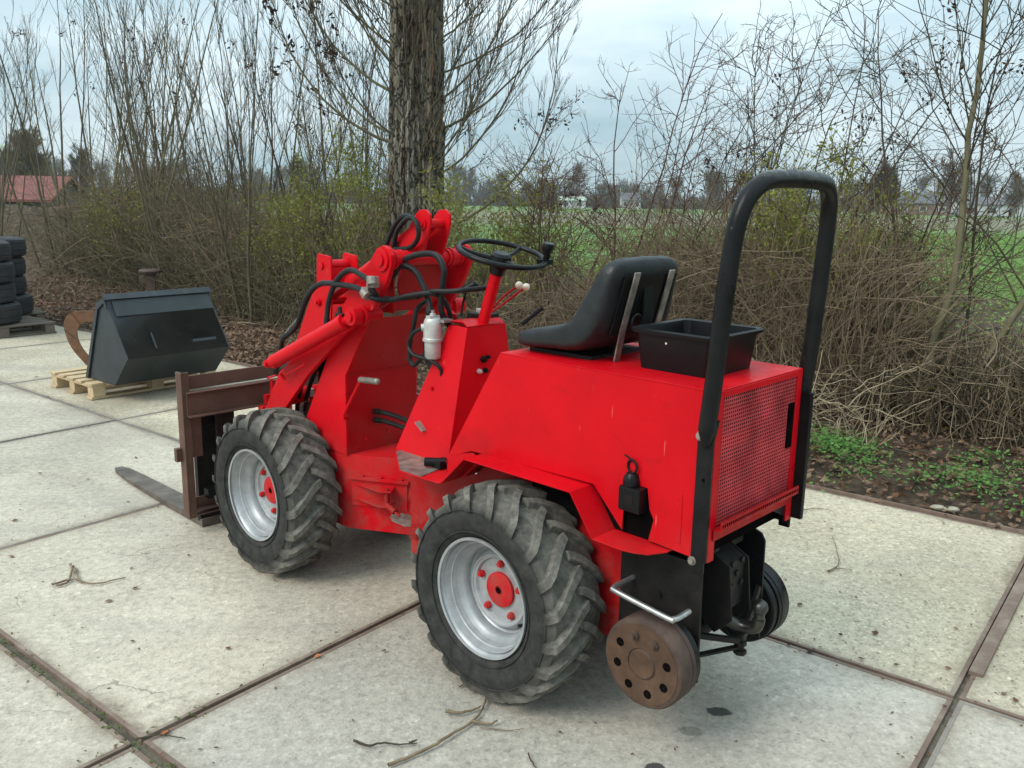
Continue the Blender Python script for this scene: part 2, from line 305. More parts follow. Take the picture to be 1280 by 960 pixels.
# ------------------------------------------------------------------ mesh helpers
def vec(p): return np.array(p, float)
def nrm(v): v = vec(v); return v / (np.linalg.norm(v) + 1e-12)
def frame(d):
    d = nrm(d); a = np.array([0, 0, 1.]) if abs(d[2]) < .9 else np.array([1., 0, 0])
    u = nrm(np.cross(a, d)); return u, np.cross(d, u)
def catmull(P, k=5):
    P = [vec(p) for p in P]; Q = [2 * P[0] - P[1]] + P + [2 * P[-1] - P[-2]]; o = []
    for i in range(1, len(Q) - 2):
        a, b, c, d = Q[i - 1:i + 3]
        for j in range(k):
            t = j / k
            o.append(.5 * ((2 * b) + (-a + c) * t + (2 * a - 5 * b + 4 * c - d) * t * t + (-a + 3 * b - 3 * c + d) * t ** 3))
    o.append(P[-1]); return o
class MB:
    def __init__(s): s.v = []; s.f = []; s.k = 0
    def add(s, V, F):
        s.v.append(np.asarray(V, float).reshape(-1, 3)); k = s.k
        s.f.extend([tuple(int(i) + k for i in f) for f in F]); s.k += len(s.v[-1]); return s
    def box(s, c, d, rot=None):
        c = vec(c); h = vec(d) / 2
        V = np.array([[x, y, z] for x in (-1, 1) for y in (-1, 1) for z in (-1, 1)]) * h
        if rot is not None: V = V @ np.array(rot).T
        return s.add(V + c, [(0, 1, 3, 2), (4, 6, 7, 5), (0, 4, 5, 1), (2, 3, 7, 6), (0, 2, 6, 4), (1, 5, 7, 3)])
    def bar(s, p0, p1, w, h, up=(0, 0, 1)):
        p0, p1 = vec(p0), vec(p1); d = p1 - p0; Ln = np.linalg.norm(d); d /= Ln
        sd_ = np.cross(vec(up), d); sd_ = nrm(sd_); u = np.cross(d, sd_)
        return s.box((p0 + p1) / 2, (Ln, w, h), np.array([d, sd_, u]).T)
    def prism(s, poly, off):
        P = np.array([vec(p) for p in poly]); Q = P + vec(off); n = len(P)
        c = P.mean(0); nn = np.zeros(3)
        for i in range(n): nn += np.cross(P[i] - c, P[(i + 1) % n] - c)
        if nn @ vec(off) > 0: P, Q = Q, P
        if True:
            F = [tuple(range(n)), tuple(range(2 * n - 1, n - 1, -1))] + [(i, i + n, (i + 1) % n + n, (i + 1) % n) for i in range(n)]
        return s.add(np.vstack([P, Q]), F)
    def xz(s, poly, y0, y1): return s.prism([(x, y0, z) for x, z in poly], (0, y1 - y0, 0))
    def tube(s, P, r, n=10, k=0, caps=True):
        if k: P = catmull(P, k)
        P = [vec(p) for p in P]; m = len(P); rr = r if hasattr(r, '__len__') else [r] * m
        if len(rr) != m: rr = np.interp(np.linspace(0, 1, m), np.linspace(0, 1, len(rr)), rr)
        u, v = frame(P[1] - P[0]); V = []
        for i in range(m):
            d = nrm(P[min(i + 1, m - 1)] - P[max(i - 1, 0)])
            u = nrm(u - d * (u @ d)); v = np.cross(d, u)
            for a in range(n):
                t = 2 * math.pi * a / n; V.append(P[i] + rr[i] * (math.cos(t) * u + math.sin(t) * v))
        F = [(i * n + a, i * n + (a + 1) % n, (i + 1) * n + (a + 1) % n, (i + 1) * n + a) for i in range(m - 1) for a in range(n)]
        if caps: F += [tuple(range(n - 1, -1, -1)), tuple((m - 1) * n + a for a in range(n))]
        return s.add(V, F)
    def cyl(s, p0, p1, r, n=20, r1=None): return s.tube([p0, p1], [r, r if r1 is None else r1], n)
    def lathe(s, prof, c, ax=(0, 1, 0), n=48, close=False):
        c = vec(c); ax = nrm(ax); u, v = frame(ax); V = []; m = len(prof)
        for r, h in prof:
            for a in range(n):
                t = 2 * math.pi * a / n; V.append(c + ax * h + r * (math.cos(t) * u + math.sin(t) * v))
        F = [(i * n + a, i * n + (a + 1) % n, (i + 1) * n + (a + 1) % n, (i + 1) * n + a) for i in range(m - 1) for a in range(n)]
        if close: F += [((m - 1) * n + a, (m - 1) * n + (a + 1) % n, (a + 1) % n, a) for a in range(n)]
        return s.add(V, F)
    def ball(s, c, r, n=14):
        pr = [(max(1e-4, r * math.sin(math.pi * i / n)), -r * math.cos(math.pi * i / n)) for i in range(n + 1)]
        return s.lathe(pr, c, (0, 0, 1), n + 2)
    def torus(s, c, ax, R0, r, n=40, k=10):
        pr = [(R0 + r * math.cos(2 * math.pi * i / k), r * math.sin(2 * math.pi * i / k)) for i in range(k)]
        return s.lathe(pr, c, ax, n, True)
    def build(s, name, mat, parent=None, bevel=0, smooth=True, fix=True, **kw):
        me = bpy.data.meshes.new(name); V = np.vstack(s.v)
        me.from_pydata(V.tolist(), [], s.f); me.validate()
        if fix:
            b = bmesh.new(); b.from_mesh(me); bmesh.ops.remove_doubles(b, verts=b.verts, dist=1e-6)
            bmesh.ops.recalc_face_normals(b, faces=b.faces)
            if bevel:
                ed = [e_ for e_ in b.edges if len(e_.link_faces) == 2 and e_.calc_face_angle(0) > .5]
                try: bmesh.ops.bevel(b, geom=ed, offset=bevel, segments=2, profile=.5, affect='EDGES', clamp_overlap=True)
                except Exception: pass
            b.to_mesh(me); b.free()
        if mat is not None: me.materials.append(mat)
        if smooth:
            for p in me.polygons: p.use_smooth = True
            try: me.set_sharp_from_angle(angle=R(35))
            except Exception: pass
        o = bpy.data.objects.new(name, me); COL.objects.link(o); o.parent = parent
        if bevel and smooth: wn = o.modifiers.new('wn', 'WEIGHTED_NORMAL'); wn.keep_sharp = True
        for k_, v_ in kw.items(): o[k_] = v_
        return o
def thing(o, label, cat, group=None):
    o['label'] = label; o['category'] = cat
    if group: o['group'] = group
    return o
def struct(o): o['kind'] = 'structure'; return o
def empty(name, loc=(0, 0, 0), rz=0, parent=None):
    o = bpy.data.objects.new(name, None); COL.objects.link(o); o.location = loc; o.rotation_euler = (0, 0, rz); o.parent = parent
    o.empty_display_size = .1; return o
def copy_tree(o, parent=None):
    c = o.copy(); COL.objects.link(c); c.parent = parent
    for ch in list(o.children): copy_tree(ch, c)
    return c

# frame of the concrete slabs: u to the right and towards us, v away from us
TH = R(-38.24); U2 = np.array([math.cos(TH), math.sin(TH)]); V2 = np.array([-U2[1], U2[0]]); G0 = np.array([-1.183, 2.492])
def W(u, v, z=0): p = G0 + 2 * u * U2 + 2 * v * V2; return np.array([p[0], p[1], z])

# ------------------------------------------------------------------ the red compact loader (machine frame: x forward, y left, z up)
YAW = R(136.6)
LD = empty('compact_loader', (0.22293, 3.11149, 0), YAW)
thing(LD, 'red articulated compact wheel loader with black roll bar and pallet fork on the concrete yard', 'loader')
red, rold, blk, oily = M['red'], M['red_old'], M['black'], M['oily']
def P(mb, name, mat, parent=LD, bevel=0, **k): return mb.build(name, mat, parent, bevel, **k)

# ---- wheels
RT = .372
def tyre_profile():
    return [(.214, -.105), (.232, -.121), (.265, -.133), (.300, -.135), (.327, -.129), (.346, -.114), (.354, -.08), (.3575, -.04), (.3585, 0),
            (.3575, .04), (.354, .08), (.346, .114), (.327, .129), (.300, .135), (.265, .133), (.232, .121), (.214, .105), (.205, .09), (.205, -.09)]
def make_wheel(side):
    """side +1: outer face towards +y; origin on the axle at the tyre's middle"""
    root = MB()
    s = side
    # rim (silver): outer flange, drop centre, disc
    y0 = .118
    rim = [(.206, y0), (.2155, y0 + .002), (.2165, y0 - .006), (.210, y0 - .012), (.203, y0 - .020), (.199, y0 - .034), (.186, y0 - .042), (.182, y0 - .060),
           (.168, y0 - .075), (.160, y0 - .085), (.158, y0 - .108), (.148, y0 - .116), (.140, y0 - .100), (.128, y0 - .093), (.118, y0 - .097), (.112, y0 - .108), (.055, y0 - .110), (.001, y0 - .110)]
    root.lathe([(r, s * h) for r, h in rim], (0, 0, 0), (0, 1, 0), 72)
    root.lathe([(.200, s * .10), (.165, s * .02), (.165, -s * .05), (.200, -s * .10), (.216, -s * .118)], (0, 0, 0), (0, 1, 0), 48)
    wh = root.build('wheel', M['silver'], LD)
    t = MB(); t.lathe(tyre_profile(), (0, 0, 0), (0, 1, 0), 96, True)
    # lugs: bars running from the middle of the tread out over the shoulder
    NL = 20
    ys = [-.016, .010, .040, .072, .100, .124, .139]; rt_ = [.3835, .3835, .383, .381, .377, .366, .336]; rb = [.352, .352, .351, .348, .343, .330, .315]
    ld = [.36, .325, .268, .190, .115, .048, .012]
    for sd_ in (1, -1):
        for i in range(NL):
            a0 = 2 * math.pi * (i + (.5 if sd_ < 0 else 0)) / NL
            V = []
            for j in range(7):
                a = a0 - ld[j]; wt = (.0335 if j < 5 else .030) / .38; wb = wt + .020
                if j == 0: wt *= .85
                for (r, da) in ((rb[j], -wb / 2), (rt_[j], -wt / 2), (rt_[j], wt / 2), (rb[j], wb / 2)):
                    jit = rnd.uniform(-.0016, .0010) if r == rt_[j] else 0
                    V.append(((r + jit) * math.cos(a + da), sd_ * ys[j], (r + jit) * math.sin(a + da)))
            F = []
            for j in range(6):
                b = j * 4
                for k in range(3): F.append((b + k, b + k + 1, b + 5 + k, b + 4 + k))
            F += [(0, 1, 2, 3), (27, 26, 25, 24)]
            t.add(V, F)
    # raised rings on the sidewall
    for rr, yy in ((.240, .1275), (.318, .1335)):
        for sd_ in (1, -1): t.torus((0, sd_ * yy, 0), (0, 1, 0), rr, .0025, 72, 6)
    ty = t.build('tyre', M['tyre'], wh, fix=True)
    # hub cap, bolts
    h = MB(); yb = s * (y0 - .110)
    h.lathe([(.064, 0), (.064, s * .012), (.058, s * .016), (.016, s * .017), (.013, s * .010), (.001, s * .010)], (0, yb, 0), (0, 1, 0), 40)
    h.build('hub', red, wh)
    c = MB(); c.cyl((0, yb + s * .0175, 0), (0, yb + s * .0185, 0), .011, 16); c.build('hub_bore', M['blackhole'], wh)
    for k in range(5):
        a = 2 * math.pi * k / 5 + .45
        b = MB(); x, z = .098 * math.cos(a), .098 * math.sin(a)
        b.cyl((x, yb, z), (x, yb + s * .016, z), .0135, 6); b.cyl((x, yb + s * .016, z), (x, yb + s * .022, z), .009, 10)
        b.build('wheel_bolt', red, wh, .001)
    a = 3.6; v_ = MB(); v_.cyl((.176 * math.cos(a), s * (y0 - .062), .176 * math.sin(a)), (.166 * math.cos(a), s * (y0 - .030), .166 * math.sin(a)), .006, 8)
    v_.build('valve_stem', M['rubber_hose'], wh)
    # welded ring of the disc
    g = MB(); g.torus((0, s * (y0 - .094), 0), (0, 1, 0), .129, .004, 60, 6); g.build('rim_ring', M['silver'], wh)
    return wh
for side in (1, -1):
    wL = make_wheel(side); wL.location = (0, side * .352, .3815); wL.rotation_euler = (0, .12, 0)
    w2 = copy_tree(wL, LD); w2.location = (1.492, side * .360, .3815); w2.rotation_euler = (0, .9, 0)
    # axle stubs
for x in (0, 1.492):
    m = MB(); m.cyl((x, -.34, .3815), (x, .34, .3815), .045, 16); m.box((x, 0, .3815), (.16, .22, .17)); P(m, 'axle', rold)

# ---- rear body: hood shell with open tail
side_poly = [(.112, 1.205), (.382, .770), (.252, .818), (-.322, .830), (-.443, .706), (-.449, .868), (-.533, .868), (-.545, .80), (-.562, .772), (-.545, .700), (-.748, .690), (-.748, 1.205)]
for s in (1, -1):
    m = MB(); pp = side_poly if s > 0 else [p for p in side_poly if not (p[0] < -.44 and p[0] > -.57)]
    m.xz(pp, s * .266, s * .270); P(m, 'hood_side_panel', red)
m = MB(); m.prism([(.112, -.270, 1.2055), (.112, .270, 1.2055), (-.751, .270, 1.2055), (-.751, -.270, 1.2055)], (0, 0, .0035)); P(m, 'hood_top', red, bevel=.0015)
m = MB(); m.prism([(.112, -.2655, 1.2045), (.112, .2655, 1.2045), (.400, .2655, .742), (.400, -.2655, .742)], (-.003, 0, -.002)); P(m, 'hood_front_panel', red)
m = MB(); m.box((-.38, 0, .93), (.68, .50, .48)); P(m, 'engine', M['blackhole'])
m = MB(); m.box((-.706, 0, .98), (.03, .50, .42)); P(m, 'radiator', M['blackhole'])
# grille: punched sheet as real bars
m = MB(); gx = -.7505; y0, y1, z0, z1 = -.232, .232, .795, 1.187; pt = .01175
n = int((y1 - y0) / pt)
for i in range(n + 1): m.box((gx, y0 + i * (y1 - y0) / n, (z0 + z1) / 2), (.0012, .0044, z1 - z0))
n2 = int((z1 - z0) / pt)
zs = [z0 + i * (z1 - z0) / n2 for i in range(n2 + 1)]
for z in zs:
    if .952 < z < 1.10: m.box((gx + .0006, (-.189 + y1) / 2, z), (.0012, y1 + .189, .0048)); m.box((gx + .0006, (y0 - .232) / 2 + .004, z), (.0012, .012, .0038))
    else: m.box((gx + .0006, 0, z), (.0012, y1 - y0, .0048))
# slot: drop the vertical bars across it
gr = P(m, 'grille', M['grille'], kind='stuff')
m = MB(); m.box((gx - .003, -.207, 1.026), (.004, .036, .150)); P(m, 'grille_slot', M['blackhole'], gr)
m = MB(); fw_ = .020
m.box((gx - .001, .2500, .947), (.006, .036, .520)); m.box((gx - .001, -.2500, .947), (.006, .036, .520)); m.box((gx - .0015, 0, 1.1960), (.006, .464, .018))
P(m, 'grille_frame', red, bevel=.001)
# angled perforated lip under the grille
m = MB(); m.box((gx - .016, 0, .789), (.030, .500, .004)); m.box((gx - .031, 0, .803), (.004, .500, .028)); m.box((gx-.008, 0, .770), (.004, .500, .035)); P(m, 'grille_lip', rold, bevel=.001)
m = MB()
for i in range(40): m.box((gx - .0335, -.24 + i * .0123, .803), (.001, .0055, .009))
P(m, 'lip_hole', M['blackhole'], kind='stuff')
m = MB(); m.prism([(-.748, -.266, .69), (-.748, -.266, .775), (-.748, -.10, .775), (-.748, -.10, .765)], (.003, 0, 0)); m.box((-.72, -.262, .70), (.05, .006, .05)); P(m, 'tail_plate', blk)
for (x, z) in ((-.735, 1.09), (-.735, .93)):
    pass
# scratches / fine seam on the panel end
m = MB(); m.box((-.66, .2706, .80), (.002, .0012, .16)); P(m, 'panel_seam', rold)

# ---- fender sheets, floor
for s in (1, -1):
    pr = [(.316, .702), (.191, .823), (-.306, .823), (-.402, .692), (-.615, .690)]
    m = MB(); T = .004
    for (a, b) in zip(pr[:-1], pr[1:]):
        nx, nz = -(b[1] - a[1]), (b[0] - a[0]); ln = math.hypot(nx, nz); nx, nz = nx / ln * T, nz / ln * T
        if b[0] == -.615:
            poly = [(a[0], s * .20, a[1]), (b[0] - .01, s * .20, b[1]), (b[0] - .01, s * .285, b[1]), (b[0] + .02, s * .34, b[1]), (b[0] + .06, s * .362, b[1]), (b[0] + .10, s * .37, b[1]), (a[0], s * .37, a[1])]
            m.prism(poly, (nx, 0, nz))
        else: m.xz([a, b, (b[0] + nx, b[1] + nz), (a[0] + nx, a[1] + nz)], s * .20, s * .37)
    P(m, 'mudguard', red, bevel=.0008)
    # chassis plate behind the tyre
    m = MB(); m.xz([(.690, .235), (.690, .700), (.30, .700), (.191, .815), (-.306, .815), (-.400, .69), (-.400, .275), (-.10, .275), (.0, .25), (.35, .235)], s * .196, s * .200)
    P(m, 'chassis_plate', rold)
m = MB(); m.cyl((.130, .200, .765), (.130, .2025, .765), .011, 14); P(m, 'plate_hole', M['blackhole'])
m = MB(); fl = [(.316, .375), (.538, .385), (.750, .236), (.80, .12)]
poly = [(x, y, .698) for x, y in fl] + [(x, -y, .698) for x, y in fl[::-1]] ; m.prism(poly, (0, 0, .004)); P(m, 'floor_plate', red, bevel=.0008)
m = MB(); m.prism([(.415, .376, .7025), (.537, .380, .7025), (.742, .233, .7025), (.725, .13, .7025), (.56, .17, .7025), (.45, .21, .7025)], (0, 0, .003)); P(m, 'worn_floor_edge', M['worn_metal'])
for s in (1, -1): m = MB(); m.xz([(.385, .702), (.385, .775), (.25, .812), (.20, .79), (.30, .702)], s * .262, s * .268); P(m, 'hood_foot', red)
m = MB(); m.prism([(.392, -.262, .702), (.392, .262, .702), (.392, .262, .77), (.392, -.262, .77)], (.004, 0, 0)); P(m, 'hood_foot_front', red)
# pedals
m = MB(); m.bar((.585, .165, .715), (.60, .185, .80), .045, .006, (0, 1, 0)); m.box((.585, .165, .708), (.06, .07, .006)); P(m, 'pedal_arm', red, bevel=.001)
m = MB(); m.prism([(.60, .155, .81), (.60, .215, .81), (.645, .215, .84), (.645, .155, .84)], (0, 0, .006)); P(m, 'pedal', M['worn_metal'], bevel=.001)
m = MB(); m.cyl((.43, .235, .727), (.495, .292, .727), .018, 12); m.box((.448, .245, .722), (.05, .06, .03)); P(m, 'foot_switch', M['plastic'], bevel=.003)
m = MB(); m.cyl((.48, .16, .71), (.48, .16, .725), .02, 14); m.cyl((.48, .16, .725), (.48, .16, .735), .012, 14); P(m, 'floor_grommet', rold)

# ---- steering console
top, bot = 1.247, .702
def cons(x0, x1, hw, z): return [(x0, -hw, z), (x0, hw, z), (x1, hw, z), (x1, -hw, z)]
A = cons(.450, .558, .108, top - .004); B = cons(.450, .775, .212, bot)
m = MB(); m.add(A + B, [(0, 1, 2, 3), (7, 6, 5, 4), (0, 4, 5, 1), (1, 5, 6, 2), (2, 6, 7, 3), (3, 7, 4, 0)])
con = P(m, 'steering_console', red, bevel=.003)
m = MB(); m.prism([(.447, -.095, top-.002), (.447, .111, top-.002), (.470, .111, top + .014), (.560, .105, top + .010), (.560, -.095, top + .010), (.47, -.095, top + .014)], (0, 0, .002)); P(m, 'console_lid', red)
for (y, z, r, mt) in ((.022, 1.108, .014, 'plastic'), (-.003, 1.115, .008, 'plastic'), (.045, 1.062, .0105, 'alu'), (.012, 1.062, .011, 'plastic'), (-.06, 1.068, .006, 'plastic')):
    m = MB(); m.cyl((.450, y, z), (.438, y, z), r, 16); m.cyl((.438, y, z), (.430, y, z), r * .6, 12); m.build('ignition_switch' if r > .012 else 'switch_knob', M[mt], con, .001)
for (y, z) in ((.185, .93),):
    m = MB(); m.cyl((.60, .158, .985), (.60, .168, .985), .008, 6); m.build('console_bolt', red, con)
# steering column, wheel
m = MB(); m.cyl((.478, 0, 1.235), (.396, 0, 1.462), .0235, 24); P(m, 'steering_column', red)
m = MB(); m.cyl((.400, 0, 1.452), (.388, 0, 1.482), .030, 24, .036); sw_c = vec((.380, 0, 1.500)); ax = nrm((-.26, .02, 1.0))
m.lathe([(.001, .036), (.030, .034), (.040, .024), (.043, .004), (.044, -.012), (.040, -.018), (.001, -.02)], sw_c, ax, 28); P(m, 'steering_hub', M['plastic'])
rc = sw_c + ax * .030
m = MB(); m.torus(rc, ax, .170, .0105, 72, 12); stw = P(m, 'steering_wheel', M['plastic'])
u, v = frame(ax)
for k in range(3):
    a = 2 * math.pi * k / 3 + 2.42
    dr = math.cos(a) * u + math.sin(a) * v
    m = MB(); m.tube([sw_c + ax * .008 + dr * .035, sw_c + ax * .016 + dr * .11, rc + dr * .166], [.010, .008, .009], 8, 3); m.build('spoke', M['plastic'], stw)
# spinner knob at the rear right of the rim
kd = nrm(np.array([-.72, -.69, 0])); kd = nrm(kd - ax * (kd @ ax)); kp = rc + kd * .170
m = MB(); m.box(kp, (.045, .045, .02)); m.cyl(kp, kp + ax * .035 + kd * .004, .011, 12, .015); m.lathe([(.014, .032), (.022, .05), (.0235, .066), (.019, .075), (.001, .077)], kp, ax, 18); m.build('spinner_knob', M['plastic'], stw)
# levers right of the console
for (p0, p1, p2, mt, r) in (((.57, -.10, 1.25), (.50, -.14, 1.34), (.405, -.135, 1.398), 'cream', .0155), ((.59, -.13, 1.25), (.50, -.18, 1.33), (.405, -.178, 1.388), 'cream', .0155)):
    m = MB(); m.tube([p0, p1, p2], .0045, 8, 4); lv = P(m, 'control_lever', rold); m = MB(); m.ball(p2, r); m.build('lever_knob', M[mt], lv)
m = MB(); m.tube([(.655, -.05, 1.25), (.655, -.06, 1.30), (.628, -.055, 1.365)], .005, 8, 4); lv = P(m, 'gear_lever', oily)
m = MB(); m.cyl((.644, -.045, 1.362), (.604, -.075, 1.385), .016, 14, .019); m.ball((.604, -.075, 1.385), .019); m.build('lever_knob', M['plastic'], lv)
m = MB(); m.cyl((.39, -.14, 1.24), (.33, -.20, 1.31), .009, 10); P(m, 'throttle_lever', M['plastic'])
m = MB(); m.box((.545, -.07, 1.262), (.10, .09, .03)); vb = P(m, 'valve_block', oily, bevel=.003)
for i in range(4): mm = MB(); mm.box((.52 + .02 * i, -.045 - .012 * i, 1.283), (.014, .020, .018)); mm.build('valve_coupling', M['alu'], vb, .002)
m = MB(); m.tube([(.62, .03, 1.255), (.66, .02, 1.27), (.70, .0, 1.25)], .022, 10, 3); P(m, 'column_boot', red)

# ---- seat
seat = None
st = [  # centre x, z, half width, thickness, direction angle (0 = horizontal rearward, 90 = up), bolster
    (.118, 1.247, .165, .040, 175, .0), (.100, 1.252, .205, .064, 178, .004), (.02, 1.262, .222, .078, 182, .010), (-.08, 1.275, .226, .086, 188, .018),
    (-.158, 1.284, .226, .112, 168, .026), (-.212, 1.316, .224, .130, 140, .032), (-.238, 1.380, .218, .112, 112, .034), (-.259, 1.440, .206, .084, 107, .028),
    (-.282, 1.498, .198, .074, 105, .020), (-.293, 1.532, .186, .058, 108, .010), (-.300, 1.556, .145, .030, 110, .0)]
mids = []; nn = 28; V = []; F = []
for (cx, cz, hw, th_, an, bo) in st:
    # the path runs rearward and up; its normal points at the sitter
    a = R(an); d = np.array([math.cos(a), 0, math.sin(a)]); nrm_ = np.array([d[2], 0, -d[0]])
    for k in range(nn):
        t = 2 * math.pi * k / nn; cs, sn = math.cos(t), math.sin(t)
        yy = hw * math.copysign(abs(cs) ** .42, cs); hh = th_ / 2 * math.copysign(abs(sn) ** .55, sn)
        if sn > 0: hh += bo * (abs(yy / hw) ** 3 - .35)
        V.append(np.array([cx, yy, cz]) + nrm_ * hh)
for i in range(len(st) - 1):
    for k in range(nn): F.append((i * nn + k, i * nn + (k + 1) % nn, (i + 1) * nn + (k + 1) % nn, (i + 1) * nn + k))
F += [tuple(range(nn)), tuple(range((len(st) - 1) * nn + nn - 1, (len(st) - 1) * nn - 1, -1))]
m = MB(); m.add(V, F); seat = P(m, 'seat', M['vinyl'])
sm = seat.modifiers.new('sub', 'SUBSURF'); sm.levels = 1; sm.render_levels = 2
# piping on the shell, back panel, brackets, seat pan
m = MB(); m.prism([(-.270, -.155, 1.30), (-.270, .155, 1.30), (-.320, .145, 1.50), (-.320, -.145, 1.50)], (-.008, 0, 0)); m.build('seat_back_panel', M['plastic'], seat, .002)
for y in (.1, -.1):
    m = MB(); m.bar((-.268, y, 1.210), (-.288, y, 1.315), .030, .006, (1, 0, .2)); m.bar((-.288, y, 1.315), (-.340, y, 1.510), .030, .006, (1, 0, .1)); m.build('seat_bracket', M['worn_metal'], seat, .001)
m = MB(); m.box((-.312, 0, 1.40), (.012, .055, .16)); m.torus((-.312, .055, 1.34), (1, 0, 0), .028, .005, 20, 6); m.build('seat_latch', M['plastic'], seat, .002)
m = MB(); m.box((-.06, 0, 1.2145), (.28, .30, .013)); m.build('seat_pan', oily, seat)
rowp = [(.118, 1.230), (.02, 1.222), (-.10, 1.228), (-.17, 1.243), (-.235, 1.285), (-.275, 1.35), (-.306, 1.45), (-.332, 1.53), (-.338, 1.57)]

# ---- roll bar
rb = []
for s in (1,):
    rb = [(-.742, .300, .70), (-.744, .300, 1.10), (-.759, .300, 1.28), (-.769, .298, 1.45), (-.779, .292, 1.60), (-.786, .282, 1.685), (-.796, .256, 1.748), (-.806, .212, 1.785), (-.812, .160, 1.800), (-.815, .06, 1.805)]
rbm = rb + [(x, -y, z) for x, y, z in rb[::-1]]
up_part = [p for p in rbm if p[2] > 1.09]
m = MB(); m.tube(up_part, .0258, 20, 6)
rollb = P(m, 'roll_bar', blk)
for s in (1, -1):
    m = MB(); k_ = 0 if s > 0 else -.032; m.prism([(-.772 + k_ / 2, s * .272, 1.13), (-.716, s * .272, 1.13), (-.706 + k_, s * .272, 1.06), (-.706 + k_, s * .272, .69), (-.757 + k_, s * .272, .69), (-.757 + k_, s * .272, 1.06)], (0, s * (.014 if s > 0 else .022), 0)); m.tube([(-.747, s * .300, 1.14), (-.740, s * .294, 1.09), (-.736, s * .286, 1.05)], [.0258, .023, .012], 16); m.build('roll_bar_foot', blk, rollb, .004)
    m = MB(); m.box((-.730, s * .279, .675), (.040, .014, .05)); m.build('roll_bar_lug', blk, rollb, .004)
    for (x, z) in ((-.716, 1.075), (-.715, .690)):
        m = MB(); m.cyl((x, s * .280, z), (x, s * .290, z), .014, 14); m.cyl((x, s * .290, z), (x, s * .298, z), .009, 6); m.build('bar_bolt', M['worn_metal'], rollb, .001)
    m = MB(); m.cyl((-.735, s * .2862, .945), (-.735, s * .2868, .945), .006, 10); m.build('bolt_hole', M['blackhole'], rollb)

# ---- latch / power socket in the hood side
m = MB(); m.box((-.488, .275, .826), (.082, .060, .080)); sock = P(m, 'power_socket', M['plastic'], bevel=.006)
m = MB(); m.lathe([(.026, 0), (.028, .012), (.024, .030), (.017, .040), (.001, .041)], (-.478, .278, .866), (0, 0, 1), 20); m.build('socket_cap', M['plastic'], sock)
m = MB(); m.torus((-.478, .278, .927), (.25, 1, 0), .021, .0042, 26, 8); m.tube([(-.478, .278, .947), (-.465, .282, .955), (-.452, .286, .962)], .003, 6); m.build('pull_ring', M['plastic'], sock)
m = MB(); m.box((-.488, .3055, .826), (.030, .002, .030)); m.build('socket_plate', oily, sock, .001)
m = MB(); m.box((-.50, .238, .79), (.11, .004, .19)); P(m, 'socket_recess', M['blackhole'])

# ---- tail: black plates, tow ball, brown disc weights
for s in (1, -1):
    pl = [(-.400, .250), (-.400, .645), (-.665, .645), (-.690, .635), (-.705, .61), (-.712, .25)]
    m = MB(); m.xz(pl, s * .196, s * .206); P(m, 'tail_side_plate', blk if s < 0 else M['oily'], bevel=.002)
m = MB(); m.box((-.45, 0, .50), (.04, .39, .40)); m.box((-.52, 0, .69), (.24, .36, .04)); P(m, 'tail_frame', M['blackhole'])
m = MB(); m.xz([(-.60, .66), (-.72, .60), (-.74, .42), (-.68, .36), (-.62, .40), (-.58, .55)], .055, .063); m.xz([(-.60, .66), (-.72, .60), (-.74, .42), (-.68, .36), (-.62, .40), (-.58, .55)], -.063, -.055)
m.xz([(-.60, .66), (-.71, .60), (-.71, .44), (-.60, .40)], -.055, .055); tow = P(m, 'tow_bracket', oily, bevel=.002)
for (y, z) in ((.03, .60), (-.03, .60), (.03, .52), (-.03, .52), (.0, .56)):
    m = MB(); m.cyl((-.71, y, z), (-.718, y, z), .011, 6); m.build('bracket_bolt', oily, tow)
m = MB(); m.tube([(-.69, .02, .40), (-.74, .0, .385), (-.79, -.005, .395), (-.80, -.005, .43)], .021, 12, 4); m.ball((-.80, -.005, .468), .0262); m.cyl((-.80, -.005, .43), (-.80, -.005, .455), .017, 12); P(m, 'tow_ball', M['steel_edge'] if False else simple('dark_polished_steel', (.07, .067, .06), .3, .8, .3, 20, .15), bevel=0)
m = MB(); m.box((-.60, .0, .64), (.10, .30, .06)); m.box((-.66, .15, .665), (.06, .07, .05)); m.cyl((-.69, .10, .67), (-.69, .13, .67), .012, 8); P(m, 'tail_crossmember', oily, bevel=.004)
m = MB(); m.cyl((-.60, -.35, .330), (-.60, .35, .330), .030, 18); P(m, 'disc_shaft', oily)
dprof = [(.001, .0), (.047, .0), (.050, -.003), (.052, .0), (.128, .0), (.142, -.004), (.146, -.010), (.146, -.060), (.1425, -.0605), (.1425, -.064), (.1455, -.065), (.1455, -.082), (.001, -.082)]
